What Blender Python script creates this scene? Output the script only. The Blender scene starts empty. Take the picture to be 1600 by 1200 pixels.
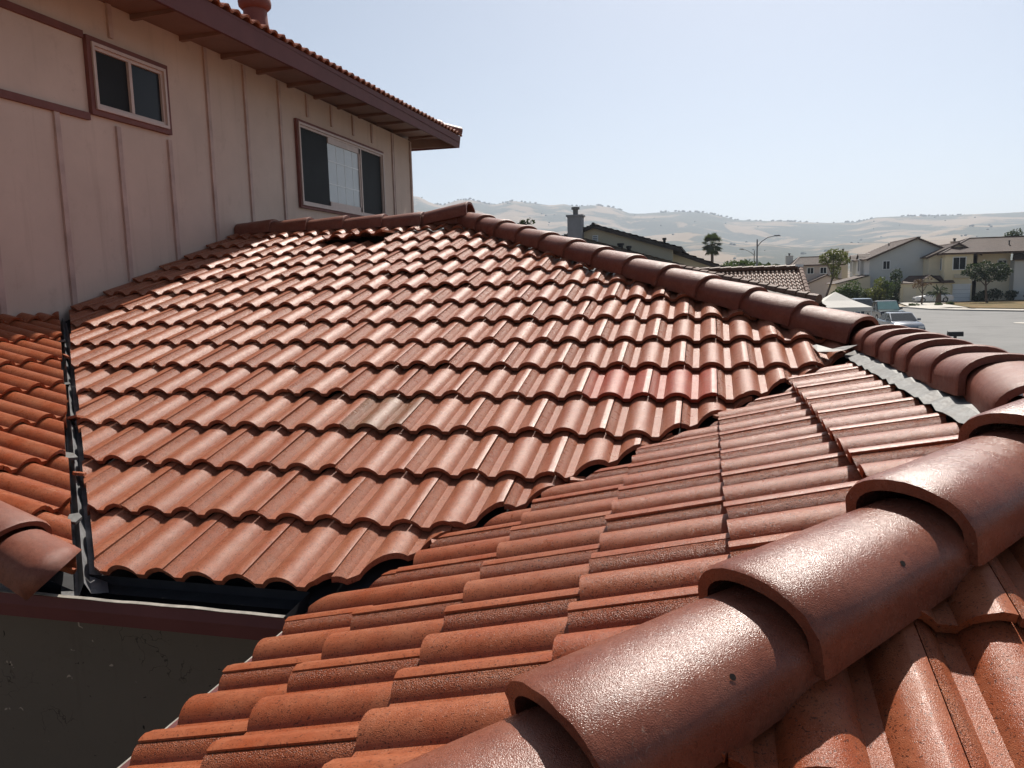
import bpy, bmesh, math, random
from mathutils import Vector, Matrix, noise
random.seed(7)
R = math.radians
scene = bpy.context.scene
COL = scene.collection

# ------------------------------------------------------------------ camera
F = 1201.9 / 1600.0
YAW, PIT, ROLL = -.2493, -.1293, -.0255
fw = Vector((math.sin(YAW)*math.cos(PIT), math.cos(YAW)*math.cos(PIT), math.sin(PIT)))
rt0 = Vector((math.cos(YAW), -math.sin(YAW), 0)); up0 = rt0.cross(fw)
rt = rt0*math.cos(ROLL) + up0*math.sin(ROLL); up = rt.cross(fw)
cam = bpy.data.cameras.new('camera'); camo = bpy.data.objects.new('camera', cam); COL.objects.link(camo)
cam.sensor_width = 36; cam.lens = F*36; cam.clip_start = .05; cam.clip_end = 20000
camo.matrix_world = Matrix((rt, up, -fw)).transposed().to_4x4()
scene.camera = camo

def ray(px, py):                       # direction of a sight line of the survey picture
    return fw + rt*((px-800)/1201.9) + up*((600-py)/1201.9)
def atY(px, py, Y):
    d = ray(px, py); return d*(Y/d.y)
def atZ(px, py, Z):
    d = ray(px, py); return d*(Z/d.z)

# ------------------------------------------------------------------ materials
def new_mat(name):
    m = bpy.data.materials.new(name); m.use_nodes = True
    nt = m.node_tree; b = nt.nodes['Principled BSDF']
    return m, nt, b
def N(nt, t, **kw):
    n = nt.nodes.new(t)
    for k, v in kw.items():
        if k in n.inputs: n.inputs[k].default_value = v
        else: setattr(n, k, v)
    return n
def L(nt, a, b): nt.links.new(a, b)
def ramp(nt, src, pts, interp='LINEAR'):
    r = nt.nodes.new('ShaderNodeValToRGB'); r.color_ramp.interpolation = interp
    e = r.color_ramp.elements
    while len(e) < len(pts): e.new(.5)
    for el, (p, c) in zip(e, pts):
        el.position = p; el.color = (c[0], c[1], c[2], 1) if hasattr(c, '__len__') else (c, c, c, 1)
    L(nt, src, r.inputs[0]); return r.outputs[0]
def mix(nt, f, a, b, mode='MIX'):
    m = nt.nodes.new('ShaderNodeMix'); m.data_type = 'RGBA'; m.blend_type = mode
    for i, v in ((0, f), (6, a), (7, b)):
        if hasattr(v, 'links'): L(nt, v, m.inputs[i])
        elif i == 0: m.inputs[0].default_value = v
        else: m.inputs[i].default_value = (*v, 1)
    return m.outputs[2]
def math_(nt, op, a, b=0.0, c=None):
    m = nt.nodes.new('ShaderNodeMath'); m.operation = op
    for i, v in enumerate((a, b, c)):
        if v is None: continue
        if hasattr(v, 'links'): L(nt, v, m.inputs[i])
        else: m.inputs[i].default_value = v
    return m.outputs[0]
def objco(nt, geo=False):
    return nt.nodes.new('ShaderNodeTexCoord').outputs['Object'] if not geo else nt.nodes.new('ShaderNodeNewGeometry').outputs['Position']
def noise_(nt, co, scale, detail=4, rough=.55, dist=0):
    n = N(nt, 'ShaderNodeTexNoise', Scale=scale, Detail=detail, Roughness=rough, Distortion=dist)
    L(nt, co, n.inputs['Vector']); return n.outputs['Fac']

def tile_mat(name, ca, cb, cpale, rough=(.26, .42), bump=.8, spec=.19, pits=1.0, gscale=380, gdist=.0013, gbase=.05, scuff=.12):
    m, nt, b = new_mat(name); co = objco(nt)
    tint = N(nt, 'ShaderNodeAttribute', attribute_name='tint').outputs['Fac']
    grain = N(nt, 'ShaderNodeAttribute', attribute_name='grain').outputs['Fac']
    base = mix(nt, tint, ca, cb)
    n1 = noise_(nt, co, 9, 5, .6)
    base = mix(nt, ramp(nt, n1, [(.36, 0), (.68, .7)]), base, cpale)
    n2 = noise_(nt, co, 55, 4, .65)
    base = mix(nt, ramp(nt, n2, [(.35, .35), (.62, 0)]), base, tuple(c*.55 for c in ca))
    # dark pits: fine, more of them on the granular strip of each tile
    n3 = noise_(nt, co, 250, 1, .5)
    thr = math_(nt, 'MULTIPLY_ADD', grain, .05, .345)
    pit = math_(nt, 'LESS_THAN', n3, thr)
    pit = math_(nt, 'MULTIPLY', pit, .8*pits)
    base = mix(nt, pit, base, (.06, .02, .012))
    n7 = noise_(nt, co, 3.1, 3, .5)
    base = mix(nt, ramp(nt, n7, [(.45, 0), (.75, .22)]), base, tuple(c*.6 for c in ca))
    sc1 = ramp(nt, noise_(nt, co, 34, 5, .75, 1.5), [(.60, 0), (.70, 1)]); sc2 = ramp(nt, noise_(nt, co, 5.5, 2, .5), [(.50, 0), (.62, 1)])
    base = mix(nt, math_(nt, 'MULTIPLY', math_(nt, 'MULTIPLY', sc1, sc2), scuff), base, (.42, .30, .23))
    L(nt, base, b.inputs['Base Color'])
    n4 = noise_(nt, co, 26, 4, .6)
    rr = N(nt, 'ShaderNodeMapRange'); L(nt, n4, rr.inputs[0]); rr.inputs[1].default_value = .3; rr.inputs[2].default_value = .7
    rr.inputs[3].default_value = rough[0]; rr.inputs[4].default_value = rough[1]
    L(nt, math_(nt, 'MULTIPLY_ADD', grain, -.06, rr.outputs[0]), b.inputs['Roughness']); b.inputs['Specular IOR Level'].default_value = spec
    nv_ = N(nt, 'ShaderNodeTexVoronoi', Scale=gscale); L(nt, co, nv_.inputs['Vector'])
    gv = math_(nt, 'MULTIPLY_ADD', grain, .55, gbase)
    nf = math_(nt, 'SUBTRACT', math_(nt, 'MULTIPLY', noise_(nt, co, gscale*1.7, 1, .5), .7), math_(nt, 'MULTIPLY', nv_.outputs['Distance'], gv)); nc = noise_(nt, co, 14, 3, .5)
    h = math_(nt, 'MULTIPLY', nf, math_(nt, 'MULTIPLY_ADD', grain, 3.2, .5))
    h = math_(nt, 'MULTIPLY_ADD', nc, 2.0, h)
    bp = N(nt, 'ShaderNodeBump', Strength=bump, Distance=gdist); L(nt, h, bp.inputs['Height'])
    L(nt, bp.outputs[0], b.inputs['Normal'])
    return m

def plain(name, col, rough=.6, var=.12, scale=6, bump=0, bscale=80, spec=.4, metal=0, dirt=None, bdist=.004):
    m, nt, b = new_mat(name); co = objco(nt)
    n = noise_(nt, co, scale, 5, .6)
    c = mix(nt, ramp(nt, n, [(.3, 0), (.7, 1)]), tuple(x*(1-var) for x in col), tuple(min(1, x*(1+var)) for x in col))
    if dirt:
        d = noise_(nt, co, dirt[1], 5, .65)
        c = mix(nt, ramp(nt, d, [(dirt[2], 0), (dirt[2]+.18, dirt[3])]), c, dirt[0])
    L(nt, c, b.inputs['Base Color'])
    b.inputs['Roughness'].default_value = rough; b.inputs['Specular IOR Level'].default_value = spec; b.inputs['Metallic'].default_value = metal
    if bump:
        nb = noise_(nt, co, bscale, 3, .6); bp = N(nt, 'ShaderNodeBump', Strength=bump, Distance=bdist)
        L(nt, nb, bp.inputs['Height']); L(nt, bp.outputs[0], b.inputs['Normal'])
    return m

M = {}
M['tile'] = tile_mat('clay_red_concrete_tile', (.285, .062, .022), (.345, .112, .050), (.35, .135, .070))
M['tile_tan'] = tile_mat('tan_red_tile', (.285, .082, .040), (.325, .108, .055), (.34, .140, .080), rough=(.27, .42), spec=.16)  # tanner, less saturated mix of the clay red tile
M['tile_red'] = tile_mat('fresh_red_tile', (.305, .05, .025), (.345, .065, .033), (.36, .105, .056), rough=(.32, .46))
M['tile_grey'] = tile_mat('weathered_grey_tile', (.225, .088, .045), (.25, .10, .053), (.19, .115, .065), pits=.4)
M['cap'] = tile_mat('brown_red_cap_tile', (.175, .053, .032), (.21, .068, .041), (.235, .097, .064), rough=(.42, .58), spec=.28, bump=.8, pits=.55)
M['cap_near'] = tile_mat('glazed_brown_red_cap_tile', (.18, .053, .030), (.215, .066, .038), (.24, .095, .060), rough=(.24, .36), spec=.32, gscale=400, gdist=.0008, gbase=.22, scuff=.55, bump=.8, pits=.55)
M['tile_dark'] = tile_mat('old_brown_tile', (.12, .055, .034), (.165, .08, .05), (.19, .12, .08), rough=(.5, .7))
M['deck'] = plain('black_roofing_felt', (.02, .02, .022), .85, .3, 20)
M['metal'] = plain('galvanised_sheet', (.20, .20, .205), .5, .3, 14, .35, 30, .4, .3, dirt=((.14, .13, .12), 18, .48, .75))
M['zinc'] = plain('dull_lead_sheet', (.15, .15, .145), .6, .2, 30, .4, 60, .35, .2, dirt=((.12, .11, .10), 25, .46, .8))
M['maroon'] = plain('maroon_paint', (.115, .036, .034), .6, .12, 5, .1, 60, .2)
M['maroon2'] = plain('faded_maroon_trim_paint', (.165, .062, .052), .6, .15, 8, .15, 60, .2)
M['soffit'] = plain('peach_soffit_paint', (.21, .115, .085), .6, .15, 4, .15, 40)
M['batten'] = plain('pinkish_batten_paint', (.44, .31, .265), .65, .18, 6, .2, 50)
M['lip'] = plain('worn_gutter_lip', (.27, .245, .21), .6, .35, 22)
M['frame'] = plain('cream_window_frame', (.50, .38, .33), .45, .08, 12)
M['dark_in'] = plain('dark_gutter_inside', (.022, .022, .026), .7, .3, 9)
M['hole'] = plain('nail_hole', (.012, .006, .005), .9, .1)

def stucco(name, col, stain, crack=False, peel=0):
    m, nt, b = new_mat(name); co = objco(nt)
    n = noise_(nt, co, 1.4, 5, .6)
    c = mix(nt, ramp(nt, n, [(.3, 0), (.7, 1)]), tuple(x*.90 for x in col), tuple(x*1.07 for x in col))
    n2 = noise_(nt, co, 5, 6, .7)
    c = mix(nt, ramp(nt, n2, [(.58, 0), (.78, .45)]), c, stain)
    n3 = noise_(nt, co, 40, 3, .7)
    c = mix(nt, ramp(nt, n3, [(.68, 0), (.74, .5)]), c, tuple(x*.6 for x in stain))
    mp = N(nt, 'ShaderNodeMapping'); L(nt, co, mp.inputs['Vector']); mp.inputs['Scale'].default_value = (7, 7, .45)
    n5 = noise_(nt, mp.outputs[0], 1.6, 5, .65)
    c = mix(nt, ramp(nt, n5, [(.55, 0), (.75, .38)]), c, stain)
    if crack:
        v = N(nt, 'ShaderNodeTexVoronoi', Scale=10); v.feature = 'DISTANCE_TO_EDGE'
        w = N(nt, 'ShaderNodeVectorMath'); w.operation = 'ADD'
        nn = N(nt, 'ShaderNodeTexNoise', Scale=6, Detail=4); L(nt, co, nn.inputs['Vector'])
        sc = N(nt, 'ShaderNodeVectorMath'); sc.operation = 'SCALE'; L(nt, nn.outputs['Color'], sc.inputs[0]); sc.inputs['Scale'].default_value = .25
        L(nt, co, w.inputs[0]); L(nt, sc.outputs[0], w.inputs[1]); L(nt, w.outputs[0], v.inputs['Vector'])
        cr = ramp(nt, v.outputs['Distance'], [(.006, .8), (.014, 0)])
        mk = ramp(nt, noise_(nt, co, 2.6, 3, .5), [(.55, 0), (.6, 1)])
        c = mix(nt, math_(nt, 'MULTIPLY', cr, mk), c, tuple(x*.28 for x in col))
        pl = math_(nt, 'MULTIPLY', ramp(nt, v.outputs['Distance'], [(.03, 1), (.035, 0)]), ramp(nt, noise_(nt, co, 13, 2, .5), [(.69, 0), (.71, 1)]))
        c = mix(nt, pl, c, tuple(min(1, x*2.8) for x in col))
        pl2 = math_(nt, 'MULTIPLY', ramp(nt, v.outputs['Distance'], [(.03, 1), (.035, 0)]), ramp(nt, noise_(nt, co, 17, 2, .5), [(.69, 0), (.71, 1)]))
        c = mix(nt, pl2, c, tuple(x*.1 for x in col))
    L(nt, c, b.inputs['Base Color']); b.inputs['Roughness'].default_value = .75; b.inputs['Specular IOR Level'].default_value = .25
    nb = noise_(nt, co, 45, 4, .6); bp = N(nt, 'ShaderNodeBump', Strength=.25, Distance=.004)
    L(nt, nb, bp.inputs['Height']); L(nt, bp.outputs[0], b.inputs['Normal'])
    return m
M['pink'] = stucco('pinkish_beige_stucco', (.56, .425, .35), (.37, .26, .205))
M['lower'] = stucco('cracked_shade_dark_render', (.118, .095, .076), (.07, .054, .042), crack=True)  # base colour darkened to carry the deep shade under the eave; cracks are real
def glass(name, col=(.02, .024, .026), rough=.12, spec=.5):
    m, nt, b = new_mat(name); b.inputs['Base Color'].default_value = (*col, 1)
    n = noise_(nt, objco(nt), 3, 2, .5); L(nt, mix(nt, n, tuple(x*.7 for x in col), tuple(x*1.4 for x in col)), b.inputs['Base Color'])
    b.inputs['Roughness'].default_value = rough; b.inputs['Specular IOR Level'].default_value = spec; return m
M['screen'] = glass('dark_insect_screen', (.022, .023, .024), .6, .1)
M['glass'] = glass('dark_window_glass', (.018, .02, .022), .2, .12)
M['blind'] = plain('pale_blind_behind_glass', (.47, .49, .49), .25, .06, 3)
M['grid'] = plain('white_window_grid', (.62, .62, .61), .3, .05)

# ------------------------------------------------------------------ object helpers
def mesh_obj(name, verts, faces, mat, parent=None, smooth=None, attrs=None, mats=None, mi=None):
    me = bpy.data.meshes.new(name); me.from_pydata([tuple(v) for v in verts], [], faces)
    for mm in (mats or [mat]): me.materials.append(mm)
    if mi: me.polygons.foreach_set('material_index', mi)
    if attrs:
        for k, vals in attrs.items():
            a = me.attributes.new(k, 'FLOAT', 'POINT'); a.data.foreach_set('value', vals)
    if smooth is not None:
        me.polygons.foreach_set('use_smooth', [True]*len(me.polygons)); me.set_sharp_from_angle(angle=R(smooth))
    me.update()
    o = bpy.data.objects.new(name, me); COL.objects.link(o)
    if parent is not None:
        o.parent = parent
        o.location = -parent_origin(parent)
    return o
ORIG = {}
def parent_origin(p): return ORIG.get(p.name, Vector((0, 0, 0)))
def thing(name, label, cat, loc=(0, 0, 0), rotz=0, group=None, worldmesh=False):
    o = bpy.data.objects.new(name, None); COL.objects.link(o)
    o.location = loc; o.rotation_euler = (0, 0, rotz); o.empty_display_size = .3
    o['label'] = label; o['category'] = cat
    if group: o['group'] = group
    if worldmesh: ORIG[o.name] = Vector(loc)
    return o
def tag(o, label, cat, group=None):
    o['label'] = label; o['category'] = cat
    if group: o['group'] = group
    return o
def structure(name, verts, faces, mat, **k):
    o = mesh_obj(name, verts, faces, mat, **k); o['kind'] = 'structure'; return o

class MB:
    def __init__(s): s.v = []; s.f = []; s.mi = []; s.cm = 0
    def quad(s, *p):
        i = len(s.v); s.v += [Vector(q) for q in p]; s.f.append(tuple(range(i, i+len(p)))); s.mi.append(s.cm)
    def box(s, x0, x1, y0, y1, z0, z1):
        i = len(s.v)
        s.v += [Vector(p) for p in ((x0,y0,z0),(x1,y0,z0),(x1,y1,z0),(x0,y1,z0),(x0,y0,z1),(x1,y0,z1),(x1,y1,z1),(x0,y1,z1))]
        for f in ((0,3,2,1),(4,5,6,7),(0,1,5,4),(1,2,6,5),(2,3,7,6),(3,0,4,7)): s.f.append(tuple(i+j for j in f)); s.mi.append(s.cm)
    def prism(s, a, b):            # two matching point loops -> closed solid
        n = len(a); i = len(s.v); s.v += [Vector(p) for p in a] + [Vector(p) for p in b]
        s.f.append(tuple(i+j for j in reversed(range(n)))); s.f.append(tuple(i+n+j for j in range(n)))
        for j in range(n):
            k = (j+1) % n; s.f.append((i+j, i+k, i+n+k, i+n+j))
        s.mi += [s.cm]*(n+2)
    def slab(s, pts, t):           # polygon with vertical thickness t (downwards)
        s.prism([Vector(p)-Vector((0,0,t)) for p in pts], pts)
    def tube(s, pts, rad, n=8, closed=True):
        pts = [Vector(p) for p in pts]; rings = []
        for k, p in enumerate(pts):
            d = (pts[min(k+1, len(pts)-1)]-pts[max(k-1, 0)]).normalized()
            a = d.cross(Vector((0,0,1)) if abs(d.z) < .9 else Vector((1,0,0))).normalized(); b = d.cross(a)
            r = rad[k] if hasattr(rad, '__len__') else rad
            rings.append([p+a*(r*math.cos(2*math.pi*j/n))+b*(r*math.sin(2*math.pi*j/n)) for j in range(n)])
        i0 = len(s.v)
        for rg in rings: s.v += rg
        for k in range(len(rings)-1):
            for j in range(n):
                j2 = (j+1) % n
                s.f.append((i0+k*n+j, i0+k*n+j2, i0+(k+1)*n+j2, i0+(k+1)*n+j)); s.mi.append(s.cm)
        s.f.append(tuple(i0+j for j in reversed(range(n)))); s.f.append(tuple(i0+(len(rings)-1)*n+j for j in range(n))); s.mi += [s.cm, s.cm]
    def build(s, name, mat, parent=None, smooth=None, mats=None):
        return mesh_obj(name, s.v, s.f, mat, parent, smooth, mats=mats, mi=s.mi if mats else None)

# ------------------------------------------------------------------ roof tiles
PT = .2974; T = math.tan(PT); CP, SP = math.cos(PT), math.sin(PT)
W = .15
def barrel(u, H=.033, a=.060):
    x = ((u/W+.5) % 1.0 - .5)*W
    if abs(x) >= a: return 0.0
    Rr = (a*a+H*H)/(2*H); return math.sqrt(max(0, Rr*Rr-x*x))-(Rr-H)
def tile_verts(seg):
    """profile of one tile: from just right of a crest, across one full barrel, to just right of the crest after"""
    offs = [-.060, -.050, -.038, -.026, -.013, 0, .013, .026, .038, .050, .060] if seg > 9 else [-.060, -.035, 0, .035, .060]
    us = [.024]
    for c in (0, W, 2*W):
        for o in offs:
            if .026 < c+o < .318: us.append(c+o)
    us += [.287, .297, .3225]
    return sorted(set(round(u, 4) for u in us))
PROF = {}
class Slope:
    """rows of double-barrel tiles laid on one roof plane; u runs along the courses, s up the slope"""
    def __init__(s, O, u, sd, seg=14, thick=.020, step=.027, H=.032):
        s.O = Vector(O); s.u = Vector(u).normalized(); s.s = Vector(sd).normalized(); s.n = s.u.cross(s.s)
        if s.n.z < 0: s.n = -s.n
        s.seg = seg; s.th = thick; s.step = step; s.H = H
        s.v = []; s.f = []; s.tint = []; s.grain = []
    def tile(s, uc, s0, s1, clips=(), tint=None, jit=True, lift=0, dn=0, skew=0, slip=0, out=None):
        rnd = random.random
        us = tile_verts(s.seg); T_ = s.th
        j = (rnd()-.5)*.006 if jit else 0; jn = (rnd()-.5)*.004 if jit else 0; rot = (rnd()-.5)*.006 if jit else 0
        gap = .0004+rnd()*rnd()*.0022
        ext = .035
        rowlen = s1-s0
        bm = bmesh.new(); gl = bm.verts.layers.float.new('grain')
        rows = []
        for ti in (0, 1):                       # nose end, head end
            for lay in (0, 1):                  # top, bottom
                ring = []
                for q, uu in enumerate(us):
                    ul = uu + (gap if q == 0 else (-gap if q == len(us)-1 else 0))
                    h = barrel(uu, s.H) - s.H
                    if uu > .287: h += .0024*min(1, (uu-.287)/.01)     # cover lock sits proud of its neighbour
                    if uu < .03: h -= .0012
                    sl = (s0 + slip + j + rot*(uu-.17)*3) if ti == 0 else s1+ext
                    t = (sl-s0)/rowlen
                    hh = h - s.step*t + jn + dn + lift*(1-t) - (T_ if lay else 0)
                    if lay and ti == 0: sl += .004
                    p = s.O + s.u*(uc+ul+skew*t) + s.s*sl + s.n*hh
                    bv = bm.verts.new(p)
                    x = uu-.024
                    bv[gl] = max(0, 1-x/.05) if x < .05 else (.25 if uu < .26 else .1)
                    ring.append(bv)
                rows.append(ring)
        top0, bot0, top1, bot1 = rows
        n = len(us)
        for q in range(n-1):
            bm.faces.new((top0[q], top0[q+1], top1[q+1], top1[q]))
            bm.faces.new((bot0[q+1], bot0[q], bot1[q], bot1[q+1]))
            bm.faces.new((top0[q+1], top0[q], bot0[q], bot0[q+1]))
            bm.faces.new((top1[q], top1[q+1], bot1[q+1], bot1[q]))
        for q in (0, n-1):
            f = (top0[q], top1[q], bot1[q], bot0[q])
            bm.faces.new(f if q == 0 else f[::-1])
        for (px, py, pc, ragged) in clips:      # keep px*x+py*y > pc
            c = pc + (rnd()-.3)*ragged
            d = [px*v.co.x+py*v.co.y-c for v in bm.verts]
            if not d: break
            if max(d) < 0: bm.clear(); break
            if min(d) >= 0: continue
            nv = Vector((px, py, 0)); l = nv.length
            r = bmesh.ops.bisect_plane(bm, geom=bm.verts[:]+bm.edges[:]+bm.faces[:], plane_co=nv*(c/(l*l)), plane_no=nv, clear_inner=True)
            eg = [e for e in r['geom_cut'] if isinstance(e, bmesh.types.BMEdge)]
            if eg: bmesh.ops.holes_fill(bm, edges=eg, sides=0)
        if not bm.verts: bm.free(); return
        if (s.u.cross(s.s)).z < 0: bmesh.ops.reverse_faces(bm, faces=bm.faces[:])
        tg = out or s
        bm.verts.index_update(); i0 = len(tg.v); tn = rnd() if tint is None else tint
        for v in bm.verts: tg.v.append(v.co.copy()); tg.tint.append(tn); tg.grain.append(v[gl])
        for f in bm.faces: tg.f.append(tuple(i0+v.index for v in f.verts))
        bm.free()
    def build(s, name, mat, parent=None, smooth=38):
        return mesh_obj(name, s.v, s.f, mat, parent, smooth, attrs={'tint': s.tint, 'grain': s.grain})
class Bag:
    def __init__(s): s.v = []; s.f = []; s.tint = []; s.grain = []
    build = Slope.build

# ---- planes of the lower roof (crest level of the tile noses)
AX, AY, AZ, AE = -1.1739, 2.097, -.910, .3535
BX, BY, BZ, BE, BE0 = -1.1758, 2.0513, -.9214, .3239, .3057
XR = .81                                   # ridge of the projecting wing
YR = 7.1                                   # top ridge
VAL = 3.236                                # valley A/B:  y - x
HIPA = 4.855                               # hip of A:    x + y
HIPC = 1.12                                # near hip:    y - x
VALL = .12                                 # left valley: x + y
XW = -4.65                                 # upper storey wall
ZA = lambda y: AZ+T*(y-AY)
ZB = lambda x: BZ+T*(x-BX)
CZ0 = BZ+T*(-HIPC-BX)
ZC = lambda y: CZ0+T*y
ZE = lambda x: AZ-T*(x+1.997)
ZR = ZB(XR)
ZD = lambda x: ZR-T*(x-XR)

HOUSE = thing('house', 'two storey pink stucco house under red barrel tile roofs, filling the left and front', 'house', (-2.5, 5, -4), worldmesh=True)

# ---------------- slope A
A = Slope((AX, AY, AZ), (1, 0, 0), (0, CP, SP))
clA = [(-1, 1, VAL+.045, .03), (-1, -1, -(HIPA-.02), .03), (1, 0, XW+.03, 0), (1, .965, -.012, .03), (0, -1, -(YR-.03), 0)]
redb, greyb, liftb = Bag(), Bag(), Bag()
smin = YR and (YR-AY)/CP
for k in range(15):
    s0 = k*AE; s1 = min(s0+AE, smin+.1)
    par = (k % 2)
    for c in range(-28, 26, 2):
        cc = c + (1 if k % 2 == 1 else 0)     # running bond
        uc = cc*W
        kw = dict(clips=clA)
        if (k == 4 and cc in (4, 6)) or (k == 3 and cc == -3): continue
        if k == 13 and cc in (-15, -13): 
            A.tile(uc, s0, s1, lift=.075 if cc == -13 else .05, out=liftb, skew=-.02, **kw); continue
        A.tile(uc, s0, s1, dn=(-.004 if random.random() < .1 else 0), lift=(.012*random.random() if random.random() < .12 else 0), tint=.15+.85*random.random(), skew=(random.gauss(0, .006) if random.random() < .15 else 0), slip=(-.022*random.random() if random.random() < .09 else 0), **kw)
slopeA = A.build('roof_slope', M['tile_tan'], HOUSE); slopeA['label'] = 'wide sunlit tile slope below the upper storey window'

# ---------------- slope B (projecting wing, barrels seen side-on)
B = Slope((BX, BY, BZ), (0, -1, 0), (CP, 0, SP))
clB = [(1, -1, -(VAL-.045), .02), (-1, 1, HIPC+.02, 0), (-1, 0, -(.645), .012)]
sB = [0]+[BE0+BE*i for i in range(7)]
for k in range(6):
    for c in range(-14, 16, 2):
        cc = c + (0 if k % 2 == 0 else 1)
        uc = cc*W - W                          # seam barrels fall on the odd rows
        B.tile(uc, sB[k], sB[k+1], clips=clB, dn=(-.024 if k == 0 else 0), lift=(.014 if k == 5 else 0), tint=.1+random.random()*.4)
slopeB = B.build('roof_slope', M['tile'], HOUSE); slopeB['label'] = 'near tile slope of the projecting wing, barrels running to the right'

# ---------------- slope C (below the near hip, facing the viewer)
Cc = Slope((.158, .995, ZC(.995)-.030), (1, 0, 0), (0, CP, SP))
clC = [(1, -1, -(HIPC-.02), 0), (-1, -1, -(XR+XR+HIPC-.02), 0)]
for k in range(-3, 4):
    for c in range(-8, 22, 2):
        cc = c+(0 if k % 2 == 0 else 1)+1
        Cc.tile(cc*W, k*.326, (k+1)*.326, clips=clC, tint=random.random()*.5)
slopeC = Cc.build('roof_slope', M['tile'], HOUSE); slopeC['label'] = 'tile slope in the lower right corner below the near hip'

# ---------------- slope E (left, descending from the wall to the valley)
E_ = Slope((-2.409, 2.281, ZE(-2.409)), (0, 1, 0), (-CP, 0, SP))
clE = [(-1, -.97, .06, .03), (1, 0, XW+.03, 0), (0, 1, 2.06, 0)]
for k in range(-1, 7):
    for c in range(-6, 26, 2):
        cc = c+(0 if k % 2 == 0 else 1)
        E_.tile(cc*W, k*.366, (k+1)*.366, clips=clE, tint=random.random()*.35)
slopeE = E_.build('roof_slope', M['tile'], HOUSE); slopeE['label'] = 'orange red tile slope at the left edge between wall and valley'

# ---------------- slope D (far side) and the back slope
D_ = Slope((XR+6*.34*CP, 2.0, ZD(XR+6*.34*CP)), (0, 1, 0), (-CP, 0, SP), seg=6)
for (yc, cl) in ((0, [(1, 1, XR*2+HIPC+.02, 0), (0, -1, -(HIPA-XR), 0), (1, 0, XR+.02, 0)]), (1, [(1, 1, HIPA+.02, 0), (0, 1, HIPA-XR, 0), (-1, -1, -14, 0), (1, -1, -(YR+HIPA*0+2*YR-HIPA-YR+.0), 0)])):
    for k in range(0, 10):
        for c in range(-12, 60, 2):
            D_.tile((c+k % 2)*W, k*.34, (k+1)*.34, clips=cl)
slopeD = D_.build('roof_slope', M['tile'], HOUSE); slopeD['label'] = 'tile slope behind the long hip, turned away'

# ---------------- felt under the tiles
dk = MB(); o = -.105
XAP = HIPA-YR
def P3(x, y, z): return (x, y, z+o)
dk.quad(P3(XW, YR, ZA(YR)), P3(XAP, YR, ZA(YR)), P3(XR, HIPA-XR, ZR), P3(AY-VAL, AY, AZ), P3(VALL-AY, AY, AZ), P3(XW, VALL-XW, ZA(VALL-XW)))
dk.quad(P3(BX, BX+VAL, BZ), P3(XR, XR+VAL, ZR), P3(XR, XR+HIPC, ZR), P3(BX, BX+HIPC, BZ))
dk.quad(P3(XR, XR+HIPC, ZR), P3(XR+2.0, -.07, ZC(-.07)), P3(-HIPC-.07, -.07, ZC(-.07)))
dk.quad(P3(XW, VALL-XW, ZE(XW)), P3(-2.0, VALL+2.0, ZE(-2.0)), P3(-2.0, 2.05, ZE(-2.0)), P3(XW, 2.05, ZE(XW)))
xe = XR+2.0
dk.quad(P3(XR, XR+HIPC, ZR), P3(XR, HIPA-XR, ZR), P3(xe, HIPA-XR, ZD(xe)), P3(xe, XR*2+HIPC-xe, ZD(xe)))
dk.quad(P3(XR, HIPA-XR, ZR), P3(XAP, YR, ZA(YR)), P3(XAP+5.05, YR+5.05, ZD(XAP+5.05)), P3(xe, YR+5.05, ZD(xe)), P3(xe, HIPA-XR, ZD(xe)))
dk.quad(P3(XAP, YR, ZA(YR)), P3(XW, YR, ZA(YR)), P3(XW, YR+5, ZA(YR)-5*T), P3(XAP+5, YR+5, ZA(YR)-5*T))
dk.build('roof_underlay', M['deck'], HOUSE)

# ---------------- special tiles on A
for (k, cc, bag) in ((4, 4, redb), (4, 6, redb), (3, -3, greyb)):
    A2 = Slope((AX, AY, AZ), (1, 0, 0), (0, CP, SP))
    A2.tile(cc*W, k*AE, (k+1)*AE, tint=.5, out=bag)
r_ = redb.build('replacement_tile', M['tile_red'], slopeA); r_['label'] = 'two fresh glossy red tiles in the middle of the slope'
g_ = greyb.build('weathered_tile', M['tile_grey'], slopeA); g_['label'] = 'one grey green discoloured tile'
l_ = liftb.build('lifted_tile', M['tile_tan'], slopeA); l_['label'] = 'two tiles lifted out of place near the top ridge'

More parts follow.
